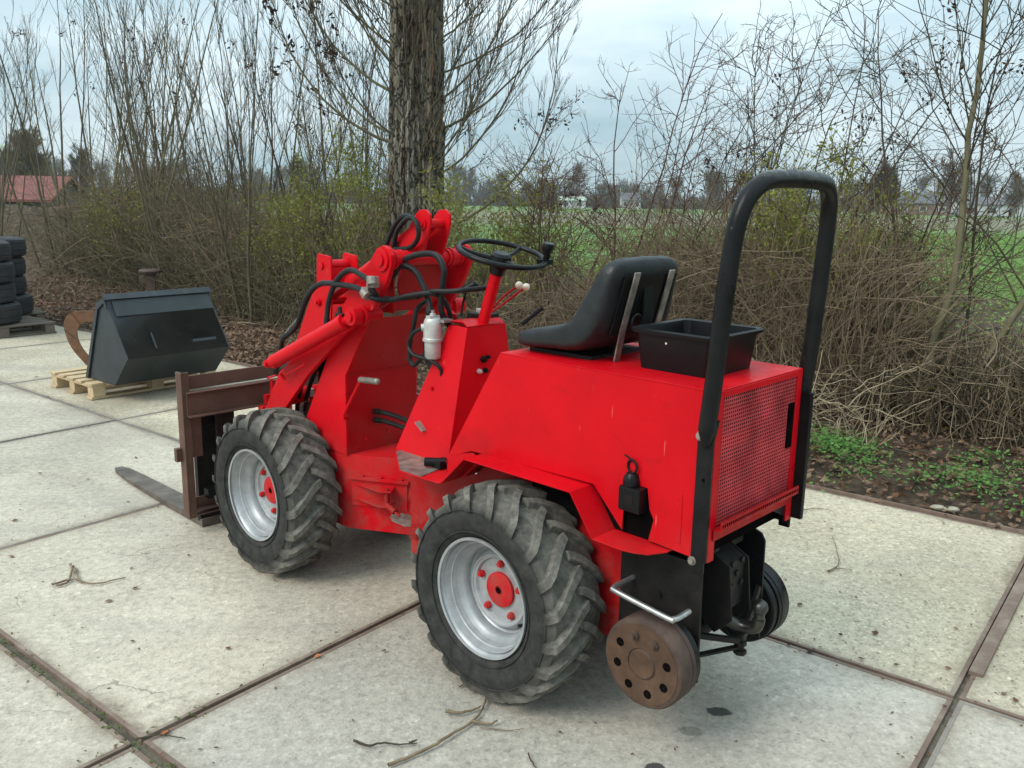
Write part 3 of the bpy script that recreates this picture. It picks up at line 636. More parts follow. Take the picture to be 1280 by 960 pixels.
for s in (1, -1):
    m = MB(); m.lathe([(r, s * h) for r, h in dprof], (0, 0, 0), (0, 1, 0), 72); dk = P(m, 'disc_weight', M['rust'] if s > 0 else blk); dk.location = (-.600, s * .352, .330)
    fm = MB(); fm.lathe([(.052, s * .0008), (.130, s * .0008), (.130, s * .0002)], (0, 0, 0), (0, 1, 0), 60); fm.lathe([(.001, s * .004), (.044, s * .004), (.047, s * .001)], (0, 0, 0), (0, 1, 0), 40)
    fm.build('disc_face', M['rust_face'] if s > 0 else blk, dk)
    bk = MB(); bk.lathe([(.001, -s * .084), (.138, -s * .084), (.141, -s * .088), (.141, -s * .112), (.136, -s * .116), (.001, -s * .116)], (0, 0, 0), (0, 1, 0), 60); bk.build('backing_disc', blk, dk)
    for k in range(8):
        a = 2 * math.pi * (k + .5) / 8 + .1; x, z = .095 * math.cos(a), .095 * math.sin(a)
        if k in (1, 2) and s > 0:
            q = MB(); q.cyl((x, 0, z), (x, s * .012, z), .0145, 6 if k == 2 else 14); q.cyl((x, s * .012, z), (x, s * (.026 if k == 1 else .018), z), .009, 12); q.build('disc_stud', M['rust'], dk, .001)
        else:
            q = MB(); q.lathe([(.0145, s * .0012), (.0145, s * .0016), (.001, s * .0016)], (x, 0, z), (0, 1, 0), 16); q.build('disc_hole', M['blackhole'], dk)
m = MB(); m.tube([(-.452, .206, .525), (-.452, .300, .525), (-.458, .318, .523), (-.475, .325, .521), (-.665, .325, .500), (-.682, .318, .500), (-.688, .300, .500), (-.688, .24, .500)], .0095, 12, 5); P(m, 'grab_handle', M['zinc'])
m = MB(); m.cyl((-.555, .206, .50), (-.555, .214, .50), .012, 6); P(m, 'plate_bolt', oily)
m = MB(); m.bar((-.60, .22, .285), (-.735, -.02, .30), .022, .008); m.bar((-.60, -.16, .285), (-.735, -.02, .292), .022, .008); m.bar((-.58, .18, .37), (-.74, .0, .33), .018, .018); P(m, 'stay_bar', oily, bevel=.001)
m = MB(); m.cyl((-.735, -.02, .27), (-.735, -.02, .345), .011, 10); m.cyl((-.735, -.02, .275), (-.735, -.02, .288), .022, 6); m.cyl((-.735, -.02, .305), (-.735, -.02, .318), .020, 6); P(m, 'drawbar_bolt', oily)
m = MB(); m.bar((-.735, -.03, .31), (-.715, -.16, .46), .012, .03); P(m, 'stay_strap', oily)
m = MB(); m.cyl((-.30, 0, .33), (-.55, 0, .36), .07, 14); m.box((-.10, 0, .45), (.60, .28, .22)); P(m, 'gearbox', oily)

# ---- front body: low block, tower, boom
def loft(bot_, top_, name, mat, bevel=.002):
    n = len(bot_); m = MB(); m.add(list(bot_) + list(top_), [tuple(range(n)), tuple(range(2 * n - 1, n - 1, -1))] + [(i, i + n, (i + 1) % n + n, (i + 1) % n) for i in range(n)])
    return P(m, name, mat, bevel=bevel)
blk_xy = [(1.146, .2), (.86, .045), (.86, -.045), (1.146, -.2), (1.80, -.2), (1.80, .2)]
loft([(x, y, .245) for x, y in blk_xy], [(x, y, .598) for x, y in blk_xy], 'front_chassis', red)
# tower side plates
for s in (1, -1):
    m = MB(); m.xz([(1.130, .598), (1.126, .962), (.945, 1.235), (.915, 1.275), (.96, 1.30), (1.07, 1.29), (1.206, 1.115), (1.44, .722), (1.52, .598)], s * .196, s * .206); P(m, 'tower_side', red, bevel=.0015)
# rear panels of the tower
m = MB(); m.prism([(1.128, -.196, .598), (1.128, .196, .598), (1.124, .196, .962), (1.124, -.196, .962)], (.004, 0, 0)); P(m, 'tower_lower_panel', rold)
m = MB(); m.prism([(1.124, -.196, .962), (1.124, .196, .962), (.945, .196, 1.234), (.945, -.196, 1.234)], (.004, 0, 0)); m.box((1.03, 0, 1.262), (.20, .39, .008)); P(m, 'tower_upper_panel', rold)
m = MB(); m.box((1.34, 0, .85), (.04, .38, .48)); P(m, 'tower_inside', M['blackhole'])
m = MB(); m.cyl((1.121, -.03, .67), (1.127, -.03, .67), .010, 6); m.cyl((1.121, .10, .655), (1.127, .10, .655), .008, 6); P(m, 'panel_bolt', red)
m = MB(); m.tube([(1.12, .195, .965), (1.12, -.195, .965)], .0025, 6); P(m, 'weld_seam', rold)
# arms
arm = [(.742, 1.475), (.742, 1.512), (.762, 1.537), (.795, 1.548), (.835, 1.533), (.885, 1.475), (1.123, 1.235), (1.42, 1.035), (1.60, .915), (1.725, .735), (1.93, .42), (2.03, .33), (2.05, .25), (1.99, .22), (1.80, .40), (1.58, .725), (1.36, .935), (1.116, 1.125), (.858, 1.290), (.777, 1.397)]
for s in (1, -1):
    m = MB(); ya_, yb_ = (.224, .247) if s > 0 else (-.180, -.203); m.xz(arm, ya_, yb_); am = P(m, 'lift_arm', red, bevel=.0025)
    m = MB(); m.cyl((.80, yb_ - .004 * s, 1.489), (.80, yb_ + .010 * s, 1.489), .045, 28); m.cyl((.80, yb_ + .010 * s, 1.489), (.80, yb_ + .019 * s, 1.489), .024, 20); m.build('pivot_pin', red, am, .002)
# pivot tube and mast ears
m = MB(); m.cyl((.80, .228, 1.489), (.80, .12, 1.489), .036, 28); m.cyl((.80, -.185, 1.489), (.80, -.09, 1.489), .036, 28); m.cyl((.80, .12, 1.489), (.80, -.10, 1.489), .028, 24)
for y in (.19, .155, -.12, -.165): m.cyl((.80, y, 1.489), (.80, y + .012, 1.489), .041, 28)
P(m, 'pivot_tube', red, bevel=.0015)
m = MB(); m.prism([(.845, .105, 1.47), (.845, -.135, 1.47), (.845, -.140, 1.40), (.845, -.12, 1.33), (.93, -.185, 1.262), (.93, .19, 1.262), (.845, .12, 1.33), (.845, .13, 1.38)], (.010, 0, 0)); P(m, 'mast_rear_plate', rold, bevel=.002)
for s in (1, -1):
    m = MB(); m.xz([(.86, 1.50), (.86, 1.26), (1.06, 1.26), (1.0, 1.38), (.93, 1.50)], s * .135, s * .145); P(m, 'mast_side_plate', rold, bevel=.002)
    m = MB(); m.xz([(.765, 1.515), (.722, 1.640), (.727, 1.672), (.752, 1.690), (.79, 1.688), (.815, 1.668), (.86, 1.612), (1.005, 1.535), (1.0, 1.495), (.86, 1.47), (.79, 1.47)], s * .048, s * .060); pe = P(m, 'cylinder_ear', red, bevel=.0025)
    m = MB(); m.cyl((.770, s * .060, 1.632), (.770, s * .068, 1.632), .026, 24); m.cyl((.770, s * .066, 1.632), (.770, s * .073, 1.632), .016, 18); m.build('ear_pin', red, pe, .001)
m = MB(); m.cyl((.770, -.048, 1.632), (.770, .048, 1.632), .020, 20); P(m, 'cross_pin', red)
# tilt cylinder
m = MB(); a_, b_ = vec((.79, 0, 1.620)), vec((1.60, 0, 1.215)); dd = nrm(b_ - a_)
m.cyl(a_, a_ + dd * .10, .026, 18); m.cyl(a_ + dd * .08, a_ + dd * .62, .034, 24); m.cyl(a_ + dd * .60, a_ + dd * .625, .038, 24); P(m, 'tilt_cylinder', red, bevel=.0015)
m = MB(); m.cyl(a_ + dd * .6, b_, .018, 16); P(m, 'cylinder_rod', red)
# bellcrank / tool uprights at the front
for s in (1, -1):
    m = MB(); m.xz([(1.510, 1.460), (1.500, 1.474), (1.405, 1.464), (1.398, 1.450), (1.396, 1.330), (1.415, 1.12), (1.45, .93), (1.56, .88), (1.70, .90), (1.76, .95), (1.62, 1.18), (1.545, 1.30), (1.52, 1.33)], s * .068, s * .078); up_ = P(m, 'tilt_lever', red, bevel=.002)
    m = MB(); m.cyl((1.47, s * .078, 1.418), (1.47, s * .087, 1.418), .017, 18); m.cyl((1.50, s * .078, 1.245), (1.50, s * .092, 1.245), .017, 18); m.cyl((1.50, s * .09, 1.245), (1.50, s * .10, 1.245), .009, 8); m.build('lever_pin', red, up_, .001)
m = MB(); m.cyl((1.47, -.07, 1.418), (1.47, .07, 1.418), .026, 22); P(m, 'lever_crosspin', red)
m = MB(); m.cyl((1.50, -.07, 1.245), (1.50, .07, 1.245), .018, 18); P(m, 'lever_crosspin', red)
m = MB(); m.box((1.405, 0, 1.375), (.006, .135, .07)); P(m, 'lever_web', red)
m = MB(); m.cyl((1.62, -.19, .78), (1.62, .23, .78), .04, 20); P(m, 'arm_crosstube', red)
m = MB(); m.cyl((2.02, -.19, .29), (2.02, .23, .29), .03, 16); P(m, 'arm_crosstube', red)
m = MB(); m.bar((1.70, 0, .96), (2.06, 0, .70), .05, .03); P(m, 'tilt_link', red)
# lift cylinders
for s in (1, -1):
    y = .312 if s > 0 else -.262; f_, r_ = vec((1.556, y, .972)), vec((.905, y, 1.258)); d = nrm(f_ - r_)
    m = MB(); m.cyl(r_ + d * .075, f_ - d * .02, .0325, 28); m.cyl(r_ + d * .065, r_ + d * .095, .036, 28); m.cyl(r_, r_ + d * .08, .02, 16)
    lc = P(m, 'lift_cylinder', red, bevel=.002)
    m = MB(); m.cyl(f_ - d * .035 + vec((0, -.02 * s, -.0)), f_ - d * .035 + vec((0, .02 * s, 0)), .030, 22); m.cyl((1.556, y - .05 * s, .972), (1.556, y + .028 * s, .972), .020, 20); m.cyl((1.556, y + .028 * s, .972), (1.556, y + .038 * s, .972), .012, 14); m.build('cylinder_foot', red, lc, .0015)
    m = MB(); m.cyl((.905, y - .022 * s, 1.258), (.905, y + .022 * s, 1.258), .037, 28); m.cyl((.905, y + .022 * s, 1.258), (.905, y + .032 * s, 1.258), .020, 20); m.cyl((.905, y - .045 * s, 1.258), (.905, y - .03 * s, 1.258), .044, 28)
    m.cyl((.905, y - .13 * s, 1.258), (.905, y - .045 * s, 1.258), .026, 20); m.build('cylinder_head', red, lc, .0015)
    q = r_ + d * .10 + vec((0, 0, .034)); m = MB(); m.box(q, (.05, .026, .022), None); m.cyl(q, q + vec((.01, 0, .035)), .009, 10); m.build('hose_port', oily, lc, .002)
m = MB(); m.cyl((1.50, .28, .90), (1.505, .30, .93), .008, 8); m.tube([(1.45, .30, .93), (1.30, .30, 1.0)], .004, 6); P(m, 'grease_pipe', red)

# ---- pallet-fork carriage
br, fk = M['brown_steel'], M['fork']
m = MB()
m.box((2.16, .0, .800), (.012, .97, .070)); m.box((2.140, 0, .695), (.050, .93, .120)); m.box((2.12, 0, .757), (.05, .93, .006)); m.box((2.115, 0, .636), (.070, .93, .008)); P(m, 'carriage_beam', br, bevel=.002)
for s in (1, -1):
    m = MB(); m.box((2.155, s * .478, .475), (.060, .014, .77)); m.box((2.13, s * .462, .475), (.010, .038, .77)); m.box((2.145, s * .425, .535), (.008, .085, .25)); m.box((2.175, s * .500, .43), (.03, .03, .07)); P(m, 'carriage_post', br, bevel=.002)
m = MB(); m.box((2.15, 0, .125), (.05, .93, .008)); m.box((2.17, 0, .155), (.008, .93, .060)); m.box((2.15, 0, .10), (.05, .93, .006)); P(m, 'carriage_rail', br, bevel=.0015)
for s in (1, -1): m = MB(); m.box((2.13, s * .26, .45), (.02, .10, .36)); P(m, 'coupling_plate', oily)
for s in (1, -1):
    o = s
    m = MB(); ya, yb = .262, .388
    m.prism([(2.205, o * ya, .03), (2.205, o * yb, .03), (2.205, o * yb, .60), (2.205, o * ya, .60)], (.036, 0, 0))
    m.build('fork_shank', oily if True else fk, LD, .003)
    m = MB()
    V = []
    for (x, a, b, z0_, z1_) in ((2.19, ya, yb, .004, .045), (2.60, ya, yb - .004, .004, .040), (3.20, .252, .362, .006, .028), (3.42, .250, .338, .008, .020), (3.50, .262, .312, .010, .016)):
        V += [(x, o * a, z0_), (x, o * b, z0_), (x, o * b, z1_), (x, o * a, z1_)]
    F = []
    for i in range(4):
        for k in range(4): F.append((i * 4 + k, i * 4 + (k + 1) % 4, i * 4 + 4 + (k + 1) % 4, i * 4 + 4 + k))
    F += [(0, 1, 2, 3), (19, 18, 17, 16)]
    m.add(V, F); P(m, 'fork_blade', fk, bevel=.002)
    m = MB(); m.prism([(2.165, o * .27, .56), (2.165, o * .38, .56), (2.165, o * .36, .65), (2.165, o * .29, .65)], (.05, 0, 0)); m.box((2.15, o * .325, .20), (.05, .10, .05)); P(m, 'fork_hook', M['plastic'], bevel=.003)
# locking pin with ring handle
m = MB(); m.cyl((2.07, .01, .665), (2.07, .01, .775), .008, 10); m.torus((2.07, .01, .787), (.3, .2, 1), .022, .0045, 24, 8); m.box((2.07, .03, .67), (.03, .05, .05)); P(m, 'locking_pin', red)
m = MB(); m.box((2.06, .0, .58), (.05, .18, .12)); P(m, 'coupling_head', red, bevel=.004)

# ---- crank lever on the tower side, step bracket and foot plate
m = MB(); m.tube([(1.128, .222, .780), (.985, .226, .968), (.975, .232, .974)], .0075, 10, 2); m.cyl((1.128, .204, .78), (1.128, .228, .78), .015, 12); cl = P(m, 'locking_lever', red)
m = MB(); m.tube([(.984, .230, .970), (.93, .232, .976), (.868, .232, .981)], [.013, .014, .0135], 12); m.ball((.868, .232, .981), .0145, 8); m.build('lever_grip', M['worn_metal'], cl)
fa, fb = vec((1.146, .2, 0)), vec((.86, .045, 0)); fd = nrm(fb - fa); fn = vec((fd[1], -fd[0], 0)); fn = fn if fn[1] > 0 else -fn
def Fp(t, z, o=0): return fa + fd * t + fn * o + vec((0, 0, z))
m = MB(); m.prism([Fp(.03, .50, .002), Fp(.30, .50, .002), Fp(.30, .36, .002), Fp(.03, .36, .002)], fn * .004); m.prism([Fp(.02, .502, .006), Fp(.31, .502, .006), Fp(.31, .487, .006), Fp(.02, .487, .006)], fn * .012); sb = P(m, 'step_bracket', red, bevel=.001)
for z in (.462, .392):
    m = MB(); m.prism([Fp(.04, z, .006), Fp(.24, z, .006), Fp(.25, z, .075), Fp(.20, z, .085)], (0, 0, .006)); m.build('bracket_gusset', red, sb, .001)
for t in (.06, .15, .25):
    m = MB(); m.prism([Fp(t, .503, .004), Fp(t + .03, .503, .004), Fp(t + .03, .509, .004), Fp(t, .509, .004)], fn * .014); m.build('bracket_weld', red, sb)
m = MB(); m.cyl(Fp(.225, .385, .06), Fp(.225, .475, .06), .012, 12); m.cyl(Fp(.225, .40, .06), Fp(.28, .385, .10), .014, 12); m.cyl(Fp(.28, .385, .10), Fp(.31, .378, .12), .006, 8); m.build('step_pivot', rold, sb, .001)
cpt = Fp(.345, .372, .135)
m = MB(); m.prism([cpt + vec(q) for q in ((.085, .015, 0), (.03, .055, 0), (-.06, .055, 0), (-.10, .01, 0), (-.05, -.035, 0), (.04, -.04, 0))], (0, 0, .006)); st_ = P(m, 'step_plate', M['worn_metal'], bevel=.001)
m = MB()
for i in range(7):
    for j in range(4): m.box(cpt + vec((.055 - .021 * i, .04 - .021 * j, .007)), (.014, .004, .002), Matrix.Rotation(.8 if (i + j) % 2 else -.8, 3, 'Z'))
m.build('tread_pattern', M['worn_metal'], st_)
m = MB(); m.bar((.66, .20, .39), (.56, .30, .40), .03, .02); m.prism([(.62, .2, .36), (.50, .2, .37), (.50, .2, .42), (.62, .2, .41)], (0, .06, 0)); P(m, 'step_stay', rold, bevel=.001)
m = MB(); m.cyl((.60, 0, .42), (.90, 0, .42), .06, 18); m.box((.80, 0, .56), (.16, .10, .03)); m.box((.80, 0, .30), (.16, .10, .03)); m.cyl((.78, 0, .26), (.78, 0, .60), .03, 16); P(m, 'articulation_joint', rold)

# ---- hydraulic filter and hoses
m = MB(); m.lathe([(.001, 1.288), (.012, 1.288), (.012, 1.272), (.030, 1.268), (.036, 1.255), (.038, 1.24), (.038, 1.190), (.041, 1.187), (.041, 1.176), (.001, 1.176)], (.605, .150, 0), (0, 0, 1), 28)
m.box((.605, .150, 1.272), (.028, .05, .014)); m.cyl((.605, .15, 1.235), (.635, .185, 1.23), .015, 12); flt = P(m, 'hydraulic_filter', M['alu'], bevel=.001)
m = MB(); m.lathe([(.001, 1.177), (.034, 1.177), (.033, 1.112), (.029, 1.106), (.014, 1.105), (.012, 1.096), (.001, 1.096)], (.605, .150, 0), (0, 0, 1), 26); m.build('filter_bowl', M['cream'] if False else M['alu'], flt)
m = MB(); m.cyl((.605, .15, 1.285), (.605, .15, 1.300), .008, 6); m.box((.57, .12, 1.26), (.05, .05, .012)); m.build('filter_mount', M['zinc'], flt)
HO = [
 [(1.12, .30, 1.215), (1.112, .29, 1.303), (1.052, .29, 1.392), (.961, .29, 1.441), (.875, .29, 1.424), (.815, .29, 1.400)],
 [(1.62, .22, 1.02), (1.545, .25, 1.085), (1.418, .26, 1.155), (1.307, .27, 1.298), (1.191, .285, 1.364), (1.07, .29, 1.377), (.918, .29, 1.372), (.85, .30, 1.360)],
 [(.935, .075, 1.548), (.904, .085, 1.597), (.843, .09, 1.645), (.79, .095, 1.655), (.759, .095, 1.622), (.764, .09, 1.575), (.823, .08, 1.535), (.915, .072, 1.521)],
 [(1.00, .065, 1.540), (.947, .065, 1.616), (.88, .075, 1.659), (.83, .085, 1.662), (.79, .088, 1.652)],
 [(1.00, .12, 1.33), (.943, .14, 1.359), (.831, .16, 1.430), (.766, .16, 1.489), (.684, .13, 1.517), (.613, .12, 1.511), (.574, .12, 1.461), (.579, .12, 1.408), (.60, .11, 1.30), (.61, .05, 1.22)],
 [(.99, .14, 1.33), (.929, .15, 1.368), (.85, .17, 1.423), (.774, .17, 1.465), (.722, .15, 1.452), (.681, .14, 1.401), (.641, .14, 1.331), (.62, .15, 1.290)],
 [(.815, .30, 1.396), (.80, .285, 1.36), (.83, .24, 1.335), (.796, .19, 1.331), (.691, .16, 1.348), (.609, .15, 1.374), (.54, .12, 1.378), (.49, .09, 1.385), (.46, .0, 1.39)],
 [(.845, .30, 1.355), (.80, .28, 1.335), (.78, .22, 1.329), (.703, .19, 1.352), (.612, .15, 1.366), (.60, .09, 1.33), (.60, .05, 1.25)],
 [(.625, .18, 1.232), (.664, .20, 1.206), (.698, .20, 1.155), (.665, .20, 1.118), (.600, .17, 1.10), (.560, .15, 1.07), (.57, .13, 1.0)],
 [(.700, .10, 1.33), (.715, .14, 1.29), (.722, .15, 1.23), (.745, .15, 1.157), (.751, .15, 1.087), (.725, .15, 1.060), (.690, .15, 1.085), (.65, .14, 1.14), (.64, .13, 1.25)],
 [(.68, .10, 1.31), (.685, .12, 1.22), (.68, .12, 1.10), (.62, .13, 1.04), (.60, .12, .97)],
 [(1.120, .045, .775), (1.05, .04, .778), (.96, .0, .755), (.80, -.04, .70)],
 [(1.120, .045, .735), (1.05, .04, .738), (.96, .0, .715), (.80, -.04, .66)],
 [(1.46, .10, .98), (1.50, .12, .90), (1.56, .12, .80), (1.62, .10, .70)],
 [(1.48, .15, .99), (1.53, .16, .88), (1.60, .15, .76), (1.66, .12, .66)],
 [(1.66, .10, 1.00), (1.75, .14, .93), (1.84, .12, .86), (1.78, .05, .92)],
]
RR = [.0115, .0125, .0105, .0105, .0125, .0125, .0105, .0105, .008, .0095, .0095, .011, .011, .011, .011, .012]
for h_, r_ in zip(HO, RR):
    m = MB(); m.tube(h_, r_, 10, 7); P(m, 'hydraulic_hose', M['rubber_hose'])
for (p0, p1) in (((1.118, .30, 1.185), (1.12, .298, 1.225)), ((.625, .15, 1.285), (.632, .146, 1.31)), ((1.124, .05, .775), (1.09, .045, .777)), ((1.124, .05, .735), (1.09, .045, .737)), ((.915, .07, 1.521), (.95, .06, 1.518)), ((.935, .07, 1.548), (.96, .06, 1.535)), ((.68, .16, 1.35), (.70, .17, 1.35))):
    m = MB(); m.cyl(p0, p1, .0145, 8); P(m, 'hose_fitting', oily, bevel=.001)
m = MB(); m.box((.805, .292, 1.405), (.045, .030, .045)); m.cyl((.80, .30, 1.425), (.79, .305, 1.395), .020, 12); m.box((.842, .292, 1.358), (.045, .030, .045)); m.cyl((.855, .30, 1.362), (.82, .305, 1.345), .020, 12); P(m, 'hose_coupling', M['worn_metal'], bevel=.003)
m = MB(); m.tube([(1.742, 0, 1.180), (1.93, 0, 1.04)], .0035, 6, 4); P(m, 'thin_rod', M['zinc'])
m = MB()
for i in range(5): m.box((1.56 + .03 * i, .10 + .012 * i, .80 - .03 * (i % 3)), (.03, .02, .04), Matrix.Rotation(i, 3, 'Y'))
P(m, 'hose_clamp', M['cream'], bevel=.004)

# ------------------------------------------------------------------ black tub on the hood
tub = empty('plastic_tub', (0.22293 + math.cos(YAW) * -.507 + math.sin(YAW) * .008, 3.11149 + math.sin(YAW) * -.507 - math.cos(YAW) * .008, 1.2095), YAW)
thing(tub, 'open black plastic tub standing on the red hood behind the seat', 'tub')
m = MB(); lx, ly, H = .140, .149, .128
def rr(lx, ly, z, r, k=5):
    o = []
    for (sx, sy, a0) in ((1, 1, 0), (-1, 1, 90), (-1, -1, 180), (1, -1, 270)):
        for i in range(k + 1):
            a = R(a0 + 90 * i / k); o.append((sx * (lx - r) + r * math.cos(a), sy * (ly - r) + r * math.sin(a), z))
    return o
rings = [rr(lx - .012, ly - .012, .0, .02), rr(lx, ly, .105, .024), rr(lx + .004, ly + .004, .122, .026), rr(lx + .013, ly + .013, .124, .03), rr(lx + .015, ly + .015, .118, .03), rr(lx + .017, ly + .017, .128, .03), rr(lx + .010, ly + .010, .133, .028), rr(lx, ly, .129, .024), rr(lx - .004, ly - .004, .105, .022), rr(lx - .016, ly - .016, .005, .02)]
n = len(rings[0]); V = sum(rings, []); F = [(i * n + a, i * n + (a + 1) % n, (i + 1) * n + (a + 1) % n, (i + 1) * n + a) for i in range(len(rings) - 1) for a in range(n)] + [tuple(range(n)), tuple((len(rings) - 1) * n + a for a in range(n))[::-1]]
m.add(V, F); m.build('tub_body', M['plastic'], tub)
m = MB(); m.cyl((.02, .1475, .092), (.02, .1495, .092), .0035, 10); m.build('tub_hole', M['cream'], tub)

# ------------------------------------------------------------------ ground: soil, concrete slabs, field
def grid(name, mat, us, vs_, zf, smooth=True):
    V = []
    for v in vs_:
        for u in us: p = W(u, v); V.append((p[0], p[1], zf(u, v)))
    n = len(us); F = [(j * n + i, j * n + i + 1, (j + 1) * n + i + 1, (j + 1) * n + i) for j in range(len(vs_) - 1) for i in range(n - 1)]
    m = MB(); m.add(V, F); return m.build(name, mat, None, 0, smooth, False)
from mathutils import noise as mn
def nz(x, y, s, o=0): return mn.fractal(Vector((x * s + o, y * s, o * 1.7)), .9, 2.1, 5)
def sstep(a, b, x): t = min(1, max(0, (x - a) / (b - a))); return t * t * (3 - 2 * t)
def bank_z(u, v):
    if v < 1.98: return -.035
    e_ = sstep(1.99, 2.25, v)
    z = -.02 + .07 * e_ + .035 * e_ * nz(u * 2, v * 2, 1.6) + .020 * e_ * nz(u * 2, v * 2, 6, 3)
    mound = sstep(2.15, 4.0, v) * sstep(-3.7, -6.2, u) * (1 - .85 * sstep(5.5, 7.5, v))
    z += 1.12 * mound * (1 + .22 * nz(u * 2, v * 2, 1.1, 9)) + .10 * mound * nz(u * 2, v * 2, 4, 5)
    z += .10 * sstep(2.4, 3.2, v) * (1 - sstep(4.2, 5.0, v))
    return z * (1 - sstep(6.5, 8.5, v)) if v > 6.5 else z
us = list(np.arange(-16, 8.01, .10)); vs_ = list(np.arange(1.9, 2.5, .04)) + list(np.arange(2.5, 5.2, .08)) + list(np.arange(5.2, 9.0, .25))
struct(grid('hedge_bank', M['soil'], us, vs_, bank_z))
# far field reaching the horizon
def fz(u, v): return -.03 + .03 * nz(u * 2, v * 2, .5)
us2 = list(np.concatenate([-np.geomspace(300, 12, 18), np.linspace(-10, 14, 60), np.geomspace(16, 300, 18)])); vs2 = list(np.concatenate([np.arange(4.7, 22, .4), np.geomspace(22.5, 300, 26)]))
struct(grid('field', M['field'], us2, vs2, lambda u, v: fz(u, v) if v < 40 else -.03))
struct(grid('yard_ground', M['joint'], [-40, -12, 0, 6, 40], [-60, -5, 0, 2.0], lambda u, v: -.016))

pave = empty('concrete_pavement', (G0[0], G0[1], 0), TH); pave['kind'] = 'structure'
def slab_mesh():
    m = MB(); h = .9945; m.box((0, 0, -.075), (2 * h - .036, 2 * h - .036, .15)); return m
s0 = None; e0 = None; allsl = []
for iu in range(-9, 3):
    for iv in range(-5, 2):
        cx, cy = 2 * iu + 1, 2 * iv + 1
        rough = (iv == 1)
        if s0 is None:
            s0 = slab_mesh().build('slab', M['concrete'], pave, .004); o = s0
            m = MB(); h = .9925; t = .017
            m.box((0, h - t / 2, -.02), (2 * h, t, .042)); m.box((0, -h + t / 2, -.02), (2 * h, t, .042)); m.box((h - t / 2, 0, -.0202), (t, 2 * h - 2 * t, .0416)); m.box((-h + t / 2, 0, -.0202), (t, 2 * h - 2 * t, .0416))
            e0 = m.build('steel_edge', M['steel_edge'], o, .0015)
        else:
            o = s0.copy(); COL.objects.link(o); o.parent = pave
            k = e0.copy(); COL.objects.link(k); k.parent = o
        dv = -.018 if iv < 0 else 0
        o.location = (cx + rnd.uniform(-.004, .004), cy + dv + rnd.uniform(-.003, .003), rnd.uniform(-.004, .001)); o.rotation_euler = (0, 0, rnd.uniform(-.003, .003))
        if rough:
            o.material_slots[0].link = 'OBJECT'; o.material_slots[0].material = M['concrete_rough']
        if (iv == -1 and iu > -3) or (iu, iv) in ((0, 1), (0, 0), (1, 1), (-1, 0)):
            for ch in o.children: ch.material_slots[0].link = 'OBJECT'; ch.material_slots[0].material = M['steel_rust']
o = s0; 
# rusty angle iron standing proud along the right-hand slab
def wl(u, v, z=0): return (2 * u, 2 * v, z)
m = MB(); m.box((2.022, 3.02, .006), (.050, 1.62, .016)); m.build('angle_iron', M['steel_rust'], pave, .002)
m = MB(); m.box((-9.0, 4.012, .006), (30.0, .010, .024)); m.build('border_iron', M['steel_rust'], pave, .002)
# sand and dirt swept over the slab joints: thin uneven patches
def patch(name, mat, u, v, a, b, ang, z, n=26, sd=1):
    m = MB(); V = [(0, 0, z + .001)]
    for i in range(n):
        t = 2 * math.pi * i / n; k = 1 + .35 * nz(math.cos(t) * 2, math.sin(t) * 2, 1.3, sd)
        x, y = a * math.cos(t) * k, b * math.sin(t) * k; V.append((x * math.cos(ang) - y * math.sin(ang), x * math.sin(ang) + y * math.cos(ang), z - .001))
    m.add(V, [(0, i + 1, (i + 1) % n + 1) for i in range(n)]); c = W(u, v); o = m.build(name, mat, None, 0, False, False); o.location = (c[0], c[1], 0); return o

# ------------------------------------------------------------------ vegetation
class TW:
    """many thin tapered tubes in one mesh"""
    def __init__(s): s.V = []; s.F = []; s.k = 0
    def add(s, P, r0, r1, n=3):
        P = np.asarray(P, float); m = len(P)
        d = np.empty_like(P); d[1:-1] = P[2:] - P[:-2]; d[0] = P[1] - P[0]; d[-1] = P[-1] - P[-2]
        d /= np.linalg.norm(d, axis=1)[:, None] + 1e-9
        ref = np.array([.31, .95, .02]) if abs(d[0, 1]) < .8 else np.array([.95, .1, .3])
        u = np.cross(d, ref); u /= np.linalg.norm(u, axis=1)[:, None] + 1e-9; v = np.cross(d, u)
        r = np.linspace(r0, r1, m)[:, None, None]; t = 2 * np.pi * np.arange(n) / n
        ring = P[:, None, :] + r * (np.cos(t)[None, :, None] * u[:, None, :] + np.sin(t)[None, :, None] * v[:, None, :])
        s.V.append(ring.reshape(-1, 3))
        i = np.arange(m - 1)[:, None] * n; a = np.arange(n)[None, :]; b = (a + 1) % n
        f = np.stack([i + a, i + b, i + n + b, i + n + a], -1).reshape(-1, 4) + s.k
        s.F.append(f); s.k += m * n
    def quads(s, C, A, B):
        """leaf quads: centres C, half axes A, B"""
        V = np.stack([C - A, C + B * .9, C + A, C - B * .9], 1).reshape(-1, 3); n = len(C)
        s.V.append(V); s.F.append(np.arange(4 * n).reshape(-1, 4) + s.k); s.k += 4 * n
    def build(s, name, mat, parent=None, smooth=True, **kw):
        V = np.vstack(s.V); F = np.vstack(s.F); me = bpy.data.meshes.new(name)
        me.vertices.add(len(V)); me.vertices.foreach_set('co', V.astype(np.float32).ravel())
        me.loops.add(F.size); me.loops.foreach_set('vertex_index', F.astype(np.int32).ravel())
        me.polygons.add(len(F)); me.polygons.foreach_set('loop_start', np.arange(0, F.size, 4, dtype=np.int32)); me.polygons.foreach_set('loop_total', np.full(len(F), 4, np.int32))
        if smooth: me.polygons.foreach_set('use_smooth', np.ones(len(F), bool))
        me.update(calc_edges=True); me.materials.append(mat)
        o = bpy.data.objects.new(name, me); COL.objects.link(o); o.parent = parent
        for k_, v_ in kw.items(): o[k_] = v_
        return o
rg = np.random.default_rng(11)
def rdir(): v = rg.normal(size=3); return v / np.linalg.norm(v)
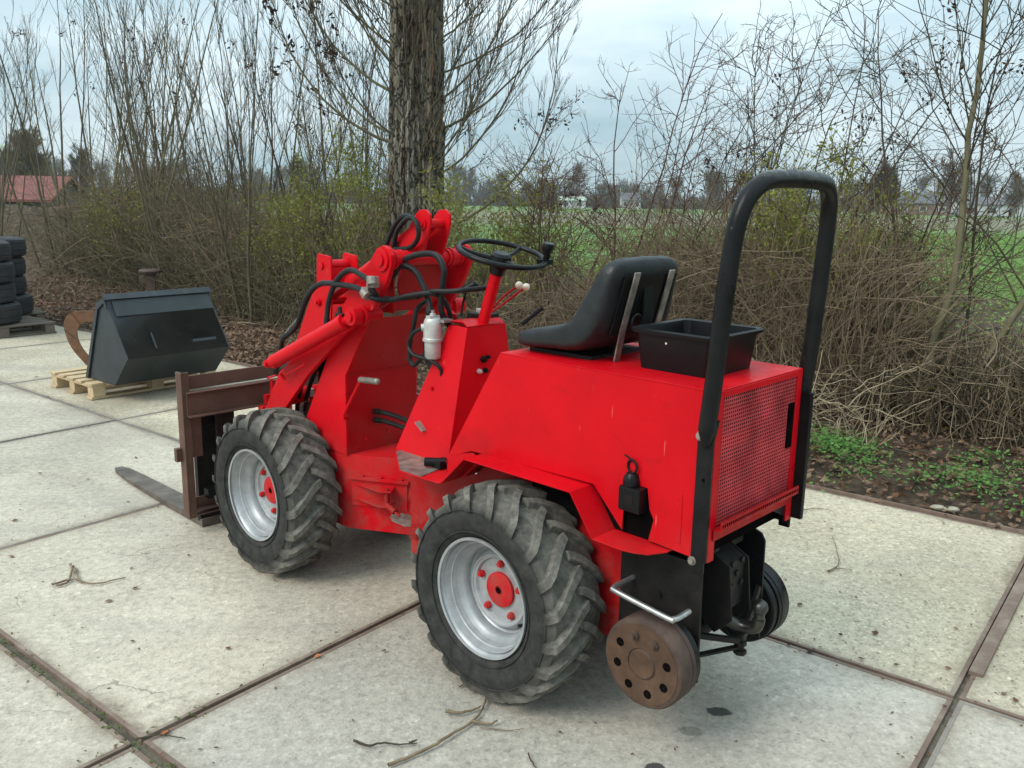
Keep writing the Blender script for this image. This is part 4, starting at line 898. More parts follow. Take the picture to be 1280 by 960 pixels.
def path(p, d, Ln, k, wob, pull):
    """wandering polyline; pull = direction it bends towards"""
    p = vec(p); d = nrm(d); o = [p]; st_ = Ln / k
    for i in range(k):
        d = nrm(d + rg.normal(size=3) * wob + vec(pull) / k); p = p + d * st_; o.append(p)
    return np.array(o)
def side(d, ang):
    d = nrm(d); r = rdir(); r = nrm(r - d * (r @ d)); return nrm(d * math.cos(ang) + r * math.sin(ang))
def branchy(tw, pts, r0, nb, Lb, rb, ang, lev, up=.25, t0=.3, wob=.09, leaves=None, k=5, n=3, lp=.5):
    """side branches along pts, recursing lev times"""
    m = len(pts)
    for i in range(nb):
        t = t0 + (1 - t0) * rg.random() ** .85; f = t * (m - 1); j = min(m - 2, int(f)); p = pts[j] + (pts[j + 1] - pts[j]) * (f - j)
        d = side(pts[j + 1] - pts[j], ang * rg.uniform(.7, 1.3)); Ln = Lb * rg.uniform(.45, 1.15) * (1.15 - .6 * t)
        q = path(p, d, Ln, k, wob, (0, 0, up)); tw.add(q, rb * (1.1 - .5 * t), rb * .35, n)
        if leaves is not None and rg.random() < lp: leaves.append(q[-1]); leaves.append(q[-2])
        if lev > 1: branchy(tw, q, rb, max(2, int(nb * .42)), Ln * .55, rb * .58, ang, lev - 1, up, .2, wob * 1.2, leaves, max(3, k - 1), 3, lp)
def leafcloud(pts, n_per, spread, size, mat, parent, name='leaves', droop=0.0, flat=0.0, **kw):
    if len(pts) == 0: return None
    C = np.repeat(np.array(pts), n_per, 0) + rg.normal(size=(len(pts) * n_per, 3)) * spread
    A = rg.normal(size=C.shape); A[:, 2] = A[:, 2] * (1 - flat) - droop; A /= np.linalg.norm(A, axis=1)[:, None]
    B = np.cross(A, rg.normal(size=C.shape)); 
    if flat: B[:, 2] *= (1 - flat)
    B /= np.linalg.norm(B, axis=1)[:, None]
    sz = size * rg.uniform(.6, 1.4, size=(len(C), 1)); t = TW(); t.quads(C, A * sz, B * sz * .52); return t.build(name, mat, parent, False, **kw)

# ---- tall bare saplings, left
G1 = 'bare saplings in the hedge on the left'
clumps = [  # u, v, stems, height, lean to +u, material, label
 (-9.2, 3.3, 4, 4.2, .0, 'twig_grey', 'bare sapling clump at the far left end of the hedge above the earth mound'),
 (-8.1, 3.0, 5, 4.4, .05, 'twig_grey', 'tall bare sapling clump standing in front of the distant red roof'),
 (-7.3, 3.7, 5, 4.0, -.08, 'twig_olive', 'slender leaning sapling clump just right of the red roofed shed'),
 (-6.6, 2.95, 7, 5.3, -.06, 'twig_grey', 'tallest grey sapling clump left of the black bucket'),
 (-6.1, 3.6, 7, 4.8, -.25, 'twig_dark', 'dark sapling clump leaning left over the earth mound'),
 (-5.5, 3.0, 7, 4.9, .0, 'twig_olive', 'straight olive stemmed sapling clump behind the black bucket, tops above the frame'),
 (-5.0, 3.8, 6, 4.3, .05, 'twig_grey', 'fine twigged sapling clump rising behind the rusty post'),
 (-4.6, 3.1, 7, 4.0, .05, 'twig_grey', 'many stemmed bare sapling right above the black bucket'),
 (-4.1, 3.7, 8, 4.1, .0, 'twig_dark', 'dark fan of bare stems half way between bucket and big trunk'),
 (-3.75, 3.0, 7, 3.7, .1, 'twig_grey', 'bare sapling clump above the pile of dry leaves'),
 (-3.4, 3.6, 7, 3.9, .0, 'twig_grey', 'bare sapling clump with dead leaf clusters left of the big trunk'),
 (-3.0, 3.2, 5, 3.3, -.05, 'twig_olive', 'thin sapling clump just left of the big trunk behind the loader boom'),
]
for (u, v, ns, H_, lean, mt, lab) in clumps:
    tw = TW(); lv = []; b = W(u, v, bank_z(u, v) - .05)
    for i in range(ns + 2):
        a = rg.uniform(0, 6.283); rr_ = rg.uniform(.03, .80); p = b + vec((math.cos(a) * rr_, math.sin(a) * rr_, 0))
        d = nrm(vec((math.cos(a) * .20, math.sin(a) * .20, 1)) + np.append(U2 * lean, 0) + rg.normal(size=3) * .05)
        Ln = H_ * rg.uniform(.72, 1.18); q = path(p, d, Ln, 11, .035, (0, 0, .15)); r0 = rg.uniform(.012, .030); tw.add(q, r0, .0028, 6)
        branchy(tw, q, r0, 11, 1.2, .0062, .42, 3, .5, .14, .08, lv, 5, 3, .012)
    o = tw.build('bare_sapling', M[mt]); thing(o, lab, 'sapling', G1)
    leafcloud(lv[:12], 5, .035, .028, M['leaf_dark'], o, 'dead_leaves', .6)

# ---- green-leaved privet bushes in the hedge
for (u, v, H_, wd, nl, lab) in (
  (-3.05, 3.05, 2.0, .55, 5, 'yellow green leafy bush left of the big trunk above the loader boom'),
  (-2.62, 3.05, 2.35, .45, 7, 'green leafed bush close against the left side of the big trunk'),
  (-3.65, 3.15, 1.7, .5, 3, 'sparse olive leafed bush above the dry leaf pile'),
  (-5.35, 2.9, 1.25, .4, 2, 'small yellowish bush behind the black bucket'),
  (-1.75, 3.1, 1.9, .35, 5, 'narrow green bush just right of the big trunk behind the boom top'),
  (-0.06, 3.15, 2.0, .34, 6, 'dense dry bush with yellow leaves framed by the roll bar'),
  (0.28, 3.5, 1.7, .16, 2, 'thin bush with yellow leaves just right of the roll bar'),
  (1.35, 3.3, 1.1, .3, 3, 'small green and yellow bush at the right edge')):
    tw = TW(); lv = []; b = W(u, v, bank_z(u, v) - .05)
    for i in range(16):
        a = rg.uniform(0, 6.283); rr_ = wd * math.sqrt(rg.random()); p = b + vec((math.cos(a) * rr_, math.sin(a) * rr_, 0))
        q = path(p, (math.cos(a) * .16, math.sin(a) * .16, 1), H_ * rg.uniform(.6, 1.05), 8, .07, (0, 0, .1)); tw.add(q, .009, .0028, 5)
        branchy(tw, q, .01, 12, .55, .0042, .65, 2, .35, .12, .1, lv, 4, 3, .55)
    o = tw.build('leafy_bush', M['twig_mid']); thing(o, lab, 'bush', 'leafy bushes in the hedge')
    leafcloud(lv, nl, .06, .019, M['leaf_yg'], o)

# ---- arching, twiggy shrubs right of the trunk
for (u, v, ns, H_, lean, mt, wdd, lab) in (
  (-1.95, 3.5, 6, 2.3, .30, 'twig_red', 4, 'reddish arching shrub immediately right of the big trunk'),
  (-1.45, 3.2, 6, 2.5, .42, 'twig_red', 6, 'arching bramble with dead brown leaf clusters above the steering wheel'),
  (-1.15, 3.9, 5, 2.6, .25, 'twig_grey', 3, 'thin twigged shrub in front of the green field behind the steering wheel'),
  (-.95, 3.1, 8, 3.2, .45, 'twig_red', 5, 'long arching shrub leaning right over the loader seat'),
  (-.6, 3.6, 8, 3.2, .32, 'twig_grey', 3, 'bare spreading shrub behind the loader seat'),
  (-.30, 3.2, 8, 3.1, .22, 'twig_dark', 3, 'dark branched shrub left of the roll bar reaching into the sky'),
  (.08, 3.7, 4, 2.7, .10, 'twig_red', 2, 'bare shrub showing above the roll bar'),
  (.45, 3.1, 3, 3.2, .05, 'twig_dark', 3, 'slender dark shrub right of the roll bar'),
  (1.05, 3.5, 2, 3.9, -.12, 'twig_grey', 4, 'bare shrub right of the tan sapling trunk'),
  (1.45, 3.1, 3, 3.6, -.20, 'twig_dark', 4, 'dark shrub crossing the right edge of the picture')):
    tw = TW(); lv = []; b = W(u, v, bank_z(u, v) - .05)
    for i in range(ns):
        a = rg.uniform(0, 6.283); rr_ = rg.uniform(.03, .22); p = b + vec((math.cos(a) * rr_, math.sin(a) * rr_, 0))
        d = nrm(vec((math.cos(a) * .22, math.sin(a) * .22, 1)) + np.append(U2 * lean * rg.uniform(.3, 1.4), 0))
        q = path(p, d, H_ * rg.uniform(.6, 1.1), 10, .07, np.append(U2 * lean * .6, -.05)); r0 = rg.uniform(.009, .020); tw.add(q, r0, .003, 5)
        branchy(tw, q, r0, 13, 1.15, .0066, .85, 3, .10, .18, .15, lv, 5, 3, .012 * wdd)
    o = tw.build('hedge_shrub', M[mt]); thing(o, lab, 'shrub', 'bare shrubs in front of the field')
    leafcloud(lv[:5 * wdd], 6, .035, .022, M['leaf_dark'], o, 'dead_leaves', .5)

# ---- tan sapling tree on the right, with a second trunk
def sapling(name, lab, pts, r0, r1, mat, nb, Lb, lean):
    tw = TW(); lv = []; q = np.array(catmull(pts, 6)); q = q + rg.normal(size=q.shape) * .006; tw.add(q, r0, r1, 9); o = tw.build('trunk', M[mat])
    o.name = name; t2 = TW(); branchy(t2, q, r0, nb, Lb, .0085, .62, 3, .4, .30, .1, lv, 6, 4, .06)
    t2.build('branches', M['twig_dark'], o); leafcloud(lv[:70], 1, .02, .021, M['leaf_brown'], o, 'dead_leaves', .4)
    return thing(o, lab, 'tree')
b = W(.52, 2.92); 
sapling('young_tree', 'young tan barked tree with bare branches right of the roll bar', [b + vec((-.02, 0, -.1)), b + vec((-.07, .05, .35)), b + vec((-.03, .12, .75)), b + vec((.10, .15, 1.25)), b + vec((.10, .2, 2.1)), b + vec((.13, .25, 3.1)), b + vec((.12, .3, 4.6))], .042, .012, 'twig_olive', 20, 1.5, 0)
b = W(.62, 3.0)
sapling('young_tree', 'leaning young tree forking low and crossing to the right edge', [b + vec((0, 0, -.1)), b + vec((.03, 0, .4)), b + vec((.22, .05, .85)), b + vec((.50, .1, 1.35)), b + vec((.78, .2, 2.0)), b + vec((1.0, .3, 2.9)), b + vec((1.05, .3, 3.6))], .036, .010, 'twig_olive', 14, 1.2, 0)
b = W(.95, 3.2)
sapling('young_tree', 'thin dark young tree at the right edge with sparse brown leaves', [b + vec((0, 0, -.1)), b + vec((.05, 0, .8)), b + vec((-.02, .05, 1.7)), b + vec((.10, .1, 2.8)), b + vec((-.1, .2, 4.0))], .024, .008, 'twig_dark', 16, 1.3, 0)

# ---- poplar with its ring of epicormic shoots
tp = W(-2.62, 3.20); tp = vec((-1.19, 10.15, 0))
nv, nh = 260, 120; zt = np.linspace(-.15, 5.4, nh); V = []
for j, z in enumerate(zt):
    for i in range(nv):
        a = 2 * math.pi * i / nv; r = .312 - .014 * z + .13 * math.exp(-(z + .15) * 2.6)
        r += .020 * math.sin(3 * a + .5 * z + 1) + .012 * math.sin(7 * a + .3 * z)
        rid = mn.fractal(Vector((math.cos(a) * 5.5, math.sin(a) * 5.5, z * .62)), .8, 2.2, 4)
        r += .048 * (1 - min(1, abs(rid) * 2.6)) - .02 + .010 * mn.noise(Vector((math.cos(a) * 22, math.sin(a) * 22, z * 4)))
        if 1.5 < z < 2.6: r += .05 * max(0, mn.noise(Vector((math.cos(a) * 2, math.sin(a) * 2, z * 2.5))))
        V.append((r * math.cos(a) + .02 * z, r * math.sin(a), z))
F = [(j * nv + i, j * nv + (i + 1) % nv, (j + 1) * nv + (i + 1) % nv, (j + 1) * nv + i) for j in range(nh - 1) for i in range(nv)]
pt_ = empty('poplar_tree', tp); thing(pt_, 'big poplar tree with furrowed bark and upswept shoots behind the loader boom', 'tree')
m = MB(); m.add(V, F); m.build('trunk', M['poplar'], pt_, 0, True, False)
tw = TW(); tf = TW(); lv = []
def shoot(z, az, Ln, r0, out_, up_):
    dx = vec((math.cos(az), math.sin(az), 0)); p = dx * .27 + vec((.02 * z, 0, z)); d = nrm(dx * out_ + vec((0, 0, .35)))
    r0 *= .62; q = path(p, d, Ln * rg.uniform(.65, .95), 14, .07, (0, 0, up_)); tw.add(q, r0, .0035, 6)
    branchy(tf, q, r0, 16, .85, .0058, .45, 3, .65, .15, .06, lv, 5, 3, .07)
for (z, az, Ln, r0, o_, u_) in ((2.35, 3.3, 3.6, .030, 1.0, 1.5), (2.45, 2.9, 3.0, .022, .9, 1.6), (2.4, 3.9, 2.8, .018, .7, 1.8), (2.9, 3.0, 3.2, .026, 1.1, 1.4), (3.4, 3.2, 2.6, .022, 1.0, 1.5),
    (2.6, 4.3, 2.6, .017, .6, 1.9), (3.1, 4.0, 2.6, .018, .7, 1.7), (1.35, -.25, 3.0, .030, .65, 1.6), (2.0, -.1, 3.0, .024, .8, 1.6), (2.2, -.5, 3.2, .022, .8, 1.4), (2.5, .1, 3.2, .026, 1.1, 1.3),
    (2.8, -.3, 3.0, .022, 1.0, 1.4), (3.1, 0, 3.0, .020, 1.1, 1.2), (2.3, -1.0, 2.6, .016, .6, 1.8), (2.7, -.8, 2.6, .016, .6, 1.8), (3.4, -.6, 2.4, .018, .9, 1.5), (2.0, -1.3, 2.2, .012, .5, 1.9),
    (3.8, 3.1, 2.4, .02, 1.1, 1.4), (3.9, -.2, 2.6, .02, 1.2, 1.2), (2.9, 4.7, 2.2, .012, .4, 2), (3.0, -1.7, 2.4, .012, .4, 2), (3.5, 4.4, 2.2, .014, .5, 1.8), (3.6, -1.2, 2.2, .014, .6, 1.7)):
    shoot(z, az, Ln, r0, o_, u_)
for i in range(22):
    rs = i % 2
    shoot(rg.uniform(1.7, 3.6), (3.1 if rs else -.3) + rg.normal() * .8, rg.uniform(2.0, 3.2), rg.uniform(.008, .014), rg.uniform(.4, .9), rg.uniform(1.4, 2.0))
tw.build('branch', M['twig_olive'], pt_); tf.build('shoots', M['twig_grey'], pt_, kind='stuff')
leafcloud(lv[:150], 3, .03, .034, M['leaf_dark'], pt_, 'dead_leaves', .6)

# ---- brushwood: the tangled foot of the hedge
def brush(name, lab, u0, u1, v0, v1, n, H_, rad, mat, wob=.16, flat=.35, Lm=1.0):
    t = TW()
    for i in range(n):
        u, v = rg.uniform(u0, u1), rg.uniform(v0, v1); p = W(u, v, bank_z(u, v) - .03)
        ln = H_ * rg.uniform(.35, 1.1)
        if rg.random() < .35: p = p + vec((0, 0, rg.uniform(0, H_ * .7))); d = rdir(); d[2] = abs(d[2]) * .4; ln *= .7
        else: d = nrm(vec((0, 0, 1)) + rg.normal(size=3) * flat)
        q = path(p, d, ln * Lm, 6, wob, (0, 0, -.1)); r = rad * rg.uniform(.5, 1.6); t.add(q, r, r * .4, 3)
    o = t.build(name, M[mat], None, True, kind='stuff'); return thing(o, lab, 'brushwood')
brush('brushwood', 'tangle of brown dead stems along the hedge foot behind the bucket', -6.4, -2.2, 2.75, 3.7, 5200, 1.75, .0052, 'twig_mid')
brush('brushwood', 'dark tangled stems low in the hedge left of the big trunk', -6.6, -1.8, 2.7, 3.9, 4200, 1.3, .0060, 'twig_olive')
brush('brushwood', 'dry olive brush of fine twigs behind seat and roll bar', -.85, .30, 2.80, 3.35, 5200, 1.75, .0042, 'twig_mid')
brush('brushwood', 'knee high brown brush between big trunk and seat', -2.4, -.6, 2.7, 3.5, 3400, 1.05, .0046, 'twig_mid')
brush('brushwood', 'dark knee high stems in the hedge foot on the right', .25, 2.2, 2.75, 3.35, 2300, .75, .0062, 'twig_dark')
brush('brushwood', 'thin brown twigs in the hedge foot on the right', .25, 2.2, 2.7, 3.4, 2600, .85, .0042, 'twig_mid')
brush('brushwood', 'bleached dry stalks lying in front of the hedge right of the roll bar', -.1, .42, 2.42, 2.72, 190, .75, .0042, 'straw', .22, .9)
brush('brushwood', 'scattered pale stalks along the front of the hedge', -6.5, 1.8, 2.35, 2.9, 300, .5, .0035, 'straw', .2, 1.1)
brush('brushwood', 'brown stalks on the earth mound behind the stacked tyres', -9.0, -5.2, 2.5, 4.4, 2200, .40, .0050, 'twig_mid', .25, .9)
def scatter(name, lab, mat, u0, u1, v0, v1, n, size, h, flat=.6, cat='leaf litter', zf=bank_z):
    U_ = rg.uniform(u0, u1, n); V_ = v0 + (v1 - v0) * rg.random(n); pts = np.array([W(a, b_, zf(a, b_) + h * rg.random() ** 1.5 + .006) for a, b_ in zip(U_, V_)])
    o = leafcloud(pts, 1, .01, size, mat, None, name, 0, flat, kind='stuff'); return thing(o, lab, cat)
scatter('leaf_litter', 'dry brown leaves covering the soil along the hedge', M['leaf_litter'], -6.5, 1.9, 2.0, 3.0, 15000, .026, .04)
scatter('leaf_litter', 'thick drift of pale dry leaves beside the black bucket', M['leaf_litter'], -3.9, -2.0, 2.01, 2.6, 9000, .027, .08)
scatter('leaf_litter', 'dark rotting leaves under the hedge', M['leaf_brown'], -6.5, 2.0, 2.05, 3.4, 9000, .028, .05)
scatter('hedge_leaves', 'small green leaves low in the left part of the hedge', M['leaf_yg'], -7.5, -1.8, 2.7, 3.6, 3400, .018, 1.7, .2, 'foliage')
scatter('hedge_leaves', 'small green leaves in the brush right of the roll bar', M['leaf_yg'], .25, 2.0, 2.75, 3.5, 1100, .019, .9, .2, 'foliage')
scatter('hedge_leaves', 'dull olive leaves in the brush behind seat and roll bar', M['leaf_yg'], -1.3, .45, 2.8, 3.5, 1500, .016, 1.9, .2, 'foliage')
# low green ground cover in clumps
pts = []
for i in range(46):
    u, v = rg.uniform(.14, .98), 2.32 + .10 * rg.normal() - .05 * math.cos(rg.random() * 9); c = W(u, v, bank_z(u, v)); k = int(rg.uniform(30, 110)); s_ = rg.uniform(.04, .10)
    q = rg.normal(size=(k, 3)) * [s_, s_, .022]; q[:, 2] = abs(q[:, 2]) + .01 + rg.random(k) * .07; pts += list(c + q)
thing(leafcloud(pts, 1, .004, .0145, M['leaf_cover'], None, 'ground_cover', 0, .55, kind='stuff'), 'low bright green creeping plants at the slab edge right of the roll bar', 'ground cover')
pts = []
for i in range(46):
    u = rg.uniform(-6.5, 2.0); c = W(u, rg.uniform(2.12, 2.7)); q = rg.normal(size=(14, 3)) * [.06, .06, .02]; q[:, 2] = abs(q[:, 2]) + .03; pts += list(c + q)
thing(leafcloud(pts, 1, .004, .019, M['leaf_green'], None, 'weeds', 0, .5, kind='stuff'), 'scattered green weeds between the dry leaves along the slab edge', 'weeds')
# crop in the field
scatter('crop_plants', 'green crop plants receding into the middle of the field', M['crop'], -9, 16, 12, 30, 34000, .085, .12, .35, 'crop', lambda a, b_: -.02)
scatter('crop_plants', 'bright green crop plants covering the near part of the field', M['crop'], -6, 7.5, 4.75, 12, 42000, .042, .12, .35, 'crop', lambda a, b_: -.02)
scatter('field_weeds', 'brown stalks and bare patches along the near edge of the field', M['leaf_litter'], -5, 5, 4.0, 5.4, 3500, .035, .12, .3, 'weeds', lambda a, b_: .0)

# ------------------------------------------------------------------ far background
def at(px, D): return ((px - 640) / 1060.0 * D, D)
def bare_tree(name, H_, mat, dens=1.0, crown=.5, r0=None):
    tw = TW(); r0 = r0 or H_ * .018; q = path((0, 0, -.2), (0, 0, 1), H_ * .8, 8, .04, (0, 0, .3)); tw.add(q, r0, r0 * .3, 6)
    branchy(tw, q, r0, int(20 * dens), H_ * crown, r0 * .34, .75, 3, .5, .22, .09, None, 5, 3)
    return tw
fars = []
for k in range(4):
    tw = bare_tree('t', 10, 'twig_grey', 1.9, .48, .20); o = tw.build('distant_tree', M['twig_grey']); fars.append(o); o.location = (0, 0, 0)
gk = 'bare trees on the horizon'
pos = []
X = -330
while X < 330:
    pos.append((X, 262 + rnd.uniform(-14, 25), rnd.uniform(.75, 1.35))); X += rnd.uniform(4, 8)
used = 0
for i, (X, Y, s) in enumerate(pos):
    src = fars[i % 4]
    o = src if used < 4 else src.copy()
    if used >= 4: COL.objects.link(o)
    used += 1
    o.location = (X, Y, 0); o.scale = (s * rnd.uniform(1, 1.35), s, s * .95); o.rotation_euler = (0, 0, rnd.uniform(0, 6))
    thing(o, 'grey leafless tree in the far tree line beyond the field', 'tree', gk)
# woodland understorey as one mass
tw = TW()
for i in range(14000):
    x = rg.uniform(-340, 340); y = 272 + rg.normal() * 5; h = 2.5 + 7.5 * abs(mn.noise(Vector((x * .045, 0, 0)))) + rg.random() * 3.0
    tw.add(path((x, y, 0), rg.normal(size=3) * .4 + vec((0, 0, 1)), h, 3, .15, (0, 0, .2)), .17, .05, 3)
thing(tw.build('distant_woodland', M['twig_dark'], kind='stuff'), 'low dark brushwood closing the far edge of the field', 'woodland')
for (px, D, H_, dn, cw, lab, mt) in ((1088, 118, 7.6, 3.2, .52, 'round dark bare tree beyond the field right of the roll bar', 'twig_dark'), (1160, 110, 9.4, 1.7, .5, 'tall airy bare tree behind the tan sapling trunk on the field edge', 'twig_grey'),
   (1240, 150, 8.2, 2.4, .5, 'bare tree beyond the white building at the right', 'twig_grey'), (62, 60, 6.4, 3.4, .50, 'rounded brown bare tree behind the red roofed shed', 'twig_mid'),
   (120, 75, 6.0, 2.4, .5, 'bare tree right of the red roofed shed', 'twig_grey'), (380, 90, 6.2, 2.2, .5, 'bare tree glimpsed through the saplings left of the trunk', 'twig_grey'), (880, 180, 8.6, 2.2, .5, 'bare tree beyond the field left of the roll bar', 'twig_grey')):
    o = bare_tree('t', H_, mt, dn, cw * .8, H_ * .022).build('field_tree', M[mt]); x, y = at(px, D); o.location = (x, y, 0); thing(o, lab, 'tree')
WH = simple('white_wall', (.46, .47, .47), .8, 0, .08, 2, 0); RF = simple('dark_roof', (.085, .08, .085), .8, 0, .2, 2, 0); GL = simple('window_glass', (.03, .035, .04), .2, 0, .2, 2, 0)
RR_ = simple('red_tile_roof', (.15, .042, .032), .8, 0, .35, 3, .2, 12); GR = simple('pale_green_roof', (.36, .44, .33), .6, 0, .1, 2, 0); DW = simple('dark_boards', (.075, .055, .045), .9, 0, .3, 6, .3)
BR = simple('brown_brick_wall', (.17, .10, .075), .9, 0, .2, 3, .2)
def house(px, D, wd, dp, h, rh, wall, roof, lab, name='house', z0=0, nwin=3, rot=0.0, cat='house'):
    x, y = at(px, D); r = empty(name, (x, y, z0), rot); thing(r, lab, cat)
    m = MB(); m.box((0, 0, h / 2), (wd, dp, h)); m.prism([(-wd / 2, -dp / 2, h), (-wd / 2, dp / 2, h), (-wd / 2, 0, h + rh * .96)], (wd, 0, 0)); m.build('wall', wall, r)
    m = MB(); e_ = wd * .03; k = .35
    for s in (1, -1): m.prism([(-wd / 2 - e_, s * (dp / 2 + k), h - k * rh / (dp / 2)), (-wd / 2 - e_, 0, h + rh), (-wd / 2 - e_, 0, h + rh + .12), (-wd / 2 - e_, s * (dp / 2 + k), h - k * rh / (dp / 2) + .12)], (wd + 2 * e_, 0, 0))
    m.build('roof', roof, r)
    for i in range(nwin):
        xx = -wd / 2 + wd * (i + .5) / nwin
        m = MB(); m.box((xx, -dp / 2 - .03, h * .5), (wd / nwin * .38, .08, h * .42)); f_ = m.build('window', WH if wall is not WH else DW, r)
        m = MB(); m.box((xx, -dp / 2 - .06, h * .5), (wd / nwin * .30, .06, h * .34)); m.build('pane', GL, f_)
    if D > 100: m = MB(); m.box((wd * .25, 0, h + rh), (.6, .6, 1.2)); m.build('chimney', BR, r)
    return r
house(1120, 205, 13, 8, 2.7, 2.2, BR, RF, 'low brick house beyond the field right of the roll bar')
house(1200, 210, 15, 9, 2.6, 1.6, WH, RF, 'long white building beyond the field behind the tan sapling')
house(1262, 215, 9, 8, 2.6, 2.4, BR, RF, 'dark roofed house beyond the field at the right edge')
house(778, 262, 5.5, 6, 2.4, 2.0, WH, RF, 'small white gabled house on the far field edge above the seat')
house(708, 240, 7, 6, 2.0, .9, WH, GR, 'low white shed with pale roof on the horizon right of the big trunk', 'shed', 0, 2, 0, 'shed')
house(930, 250, 8, 8, 3.0, 2.4, BR, RF, 'brown house on the horizon just left of the roll bar')
house(8, 46, 8.0, 5, 1.40, 1.05, DW, RR_, 'low dark boarded shed with red tiled roof at the far left', 'shed', 0, 6, .10, 'shed')
house(-45, 70, 9, 12, 1.4, 3.9, DW, GR, 'large barn with pale green roof behind the red roofed shed', 'barn', 0, 3, .2, 'barn')

# ------------------------------------------------------------------ pallets, bucket, tyres, hook, post
def pallet(name, loc, rz, mat, lab, bw=.098):
    r = empty(name, loc, rz); thing(r, lab, 'pallet')
    base = None
    for i, yy in enumerate((-.35, -.17, 0, .17, .35)):   # top boards run along x
        m = MB(); m.box((0, yy, .133), (1.2, (.12 if i in (0, 2, 4) else .10), .020)); m.build('top_board', mat, r, .002)
    for xx in (-.53, 0, .53):
        m = MB(); m.box((xx, 0, .1125), (.12, .80, .020)); m.build('cross_board', mat, r, .002)
        for yy in (-.35, 0, .35): m = MB(); m.box((xx, yy, .062), (.11, .10, .080)); m.build('block', mat, r, .003)
    for yy in (-.35, 0, .35): m = MB(); m.box((0, yy, .011), (1.2, .098, .021)); m.build('bottom_board', mat, r, .002)
    return r
AX = R(50.5); ax2 = vec((math.cos(AX), math.sin(AX), 0)); sx2 = vec((-ax2[1], ax2[0], 0))
pc = vec((-3.61, 7.20, 0)) + ax2 * .60 + sx2 * .37
pallet('wooden_pallet', pc, AX, M['pine'], 'new pine pallet carrying the dark slate loader bucket')
bk = empty('loader_bucket', vec((-3.35, 7.12, 0)) + ax2 * 0.0, AX); thing(bk, 'dark slate grey steel loader bucket standing on a pine pallet', 'bucket')
# local: x along the width, y = s (away to the left), z
prof = [(.00, .146), (-.25, .40), (.015, .79), (.05, .885), (.19, .83), (.34, .52), (.50, .146)]
LW = .95
for x in (0, LW):
    m = MB(); m.prism([(x, s, z) for s, z in prof], (.012 if x == 0 else -.012, 0, 0)); m.build('bucket_side', M['bucket'], bk, .002)
m = MB(); 
for (a, b_) in ((0, 1), (1, 2), (2, 3)):
    A_, B_ = prof[a], prof[b_]; dx, dz = B_[0] - A_[0], B_[1] - A_[1]; ln = math.hypot(dx, dz); nx_, nz_ = dz / ln * .010, -dx / ln * .010
    m.prism([(.0125, A_[0], A_[1]), (.0125, B_[0], B_[1]), (.0125, B_[0] + nx_, B_[1] + nz_), (.0125, A_[0] + nx_, A_[1] + nz_)], (LW - .025, 0, 0))
m.prism([(.0125, .0, .146), (.0125, .50, .146), (.0125, .50, .158), (.0125, .0, .158)], (LW - .025, 0, 0))
m.build('bucket_shell', M['bucket'], bk, .001)
m = MB(); m.prism([(.04, -.045, .735), (.04, -.025, .712), (.04, .052, .845), (.04, .03, .86)], (LW - .06, 0, 0)); m.prism([(-.015, .015, .872), (-.015, .06, .915), (-.015, .085, .905), (-.015, .045, .86)], (LW + .03, 0, 0)); m.build('wear_strip', M['bucket'], bk, .003)
m = MB(); m.prism([(.60, -.223, .470), (.60, -.208, .492), (.60, -.238, .505), (.60, -.25, .482)], (.22, 0, 0)); m.build('bucket_hook', M['bucket'], bk, .002)
m = MB(); m.prism([(.27, -.206, .40 + .055), (.285, -.206, .455), (.285, -.125, .58), (.27, -.125, .58)], (0, -.010, .007)); m.build('weld_bead', M['bucket'], bk)
m = MB(); m.prism([(-.006, s, z) for s, z in ((.015, .79), (.05, .885), (.19, .83), (.50, .150), (.455, .150), (.17, .78), (.06, .84), (.03, .79))], (-.012, 0, 0)); m.build('side_cutter', M['bucket'], bk, .002)
# tyres
def lorry_tyre(): 
    m = MB(); pr = [(.29, -.085), (.31, -.12), (.38, -.135), (.44, -.130), (.475, -.105), (.482, -.06), (.476, -.055), (.476, -.045), (.484, -.04), (.485, 0), (.484, .04), (.476, .045), (.476, .055), (.482, .06), (.475, .105), (.44, .130), (.38, .135), (.31, .12), (.29, .085), (.28, 0)]
    m.lathe([(r, h * .92) for r, h in pr], (0, 0, 0), (0, 0, 1), 56, True); return m
tyb = simple('old_tyre_rubber', (.022, .022, .024), .75, 0, .35, 12, .5, 60)
t0 = lorry_tyre().build('tyre', tyb); first = True
g2 = 'lorry tyres stacked on the old pallet'
base = vec((-6.60, 10.50, .15)); base2 = vec((-6.93, 11.38, .15))
nms = ('bottom', 'second', 'third', 'topmost')
for kk, (bs, where) in enumerate(((base, 'in the front stack of old lorry tyres'), (base2, 'in the rear stack of old lorry tyres'))):
    for i in range(4):
        o = t0 if first else t0.copy()
        if not first: COL.objects.link(o)
        first = False
        o.location = bs + vec((rnd.uniform(-.035, .035), rnd.uniform(-.03, .03), .125 + i * .250)); o.rotation_euler = (rnd.uniform(-.015, .015), rnd.uniform(-.015, .015), rnd.uniform(0, 6))
        thing(o, '%s black tyre %s on the weathered pallet' % (nms[i], where), 'tyre', g2)
pallet('old_pallet', (-6.45, 10.58, 0), R(50), M['oldwood'], 'weathered grey pallet under the front stack of lorry tyres')
pallet('old_pallet', (-7.05, 11.5, 0), R(48), M['oldwood'], 'weathered grey pallet under the rear stack of lorry tyres')
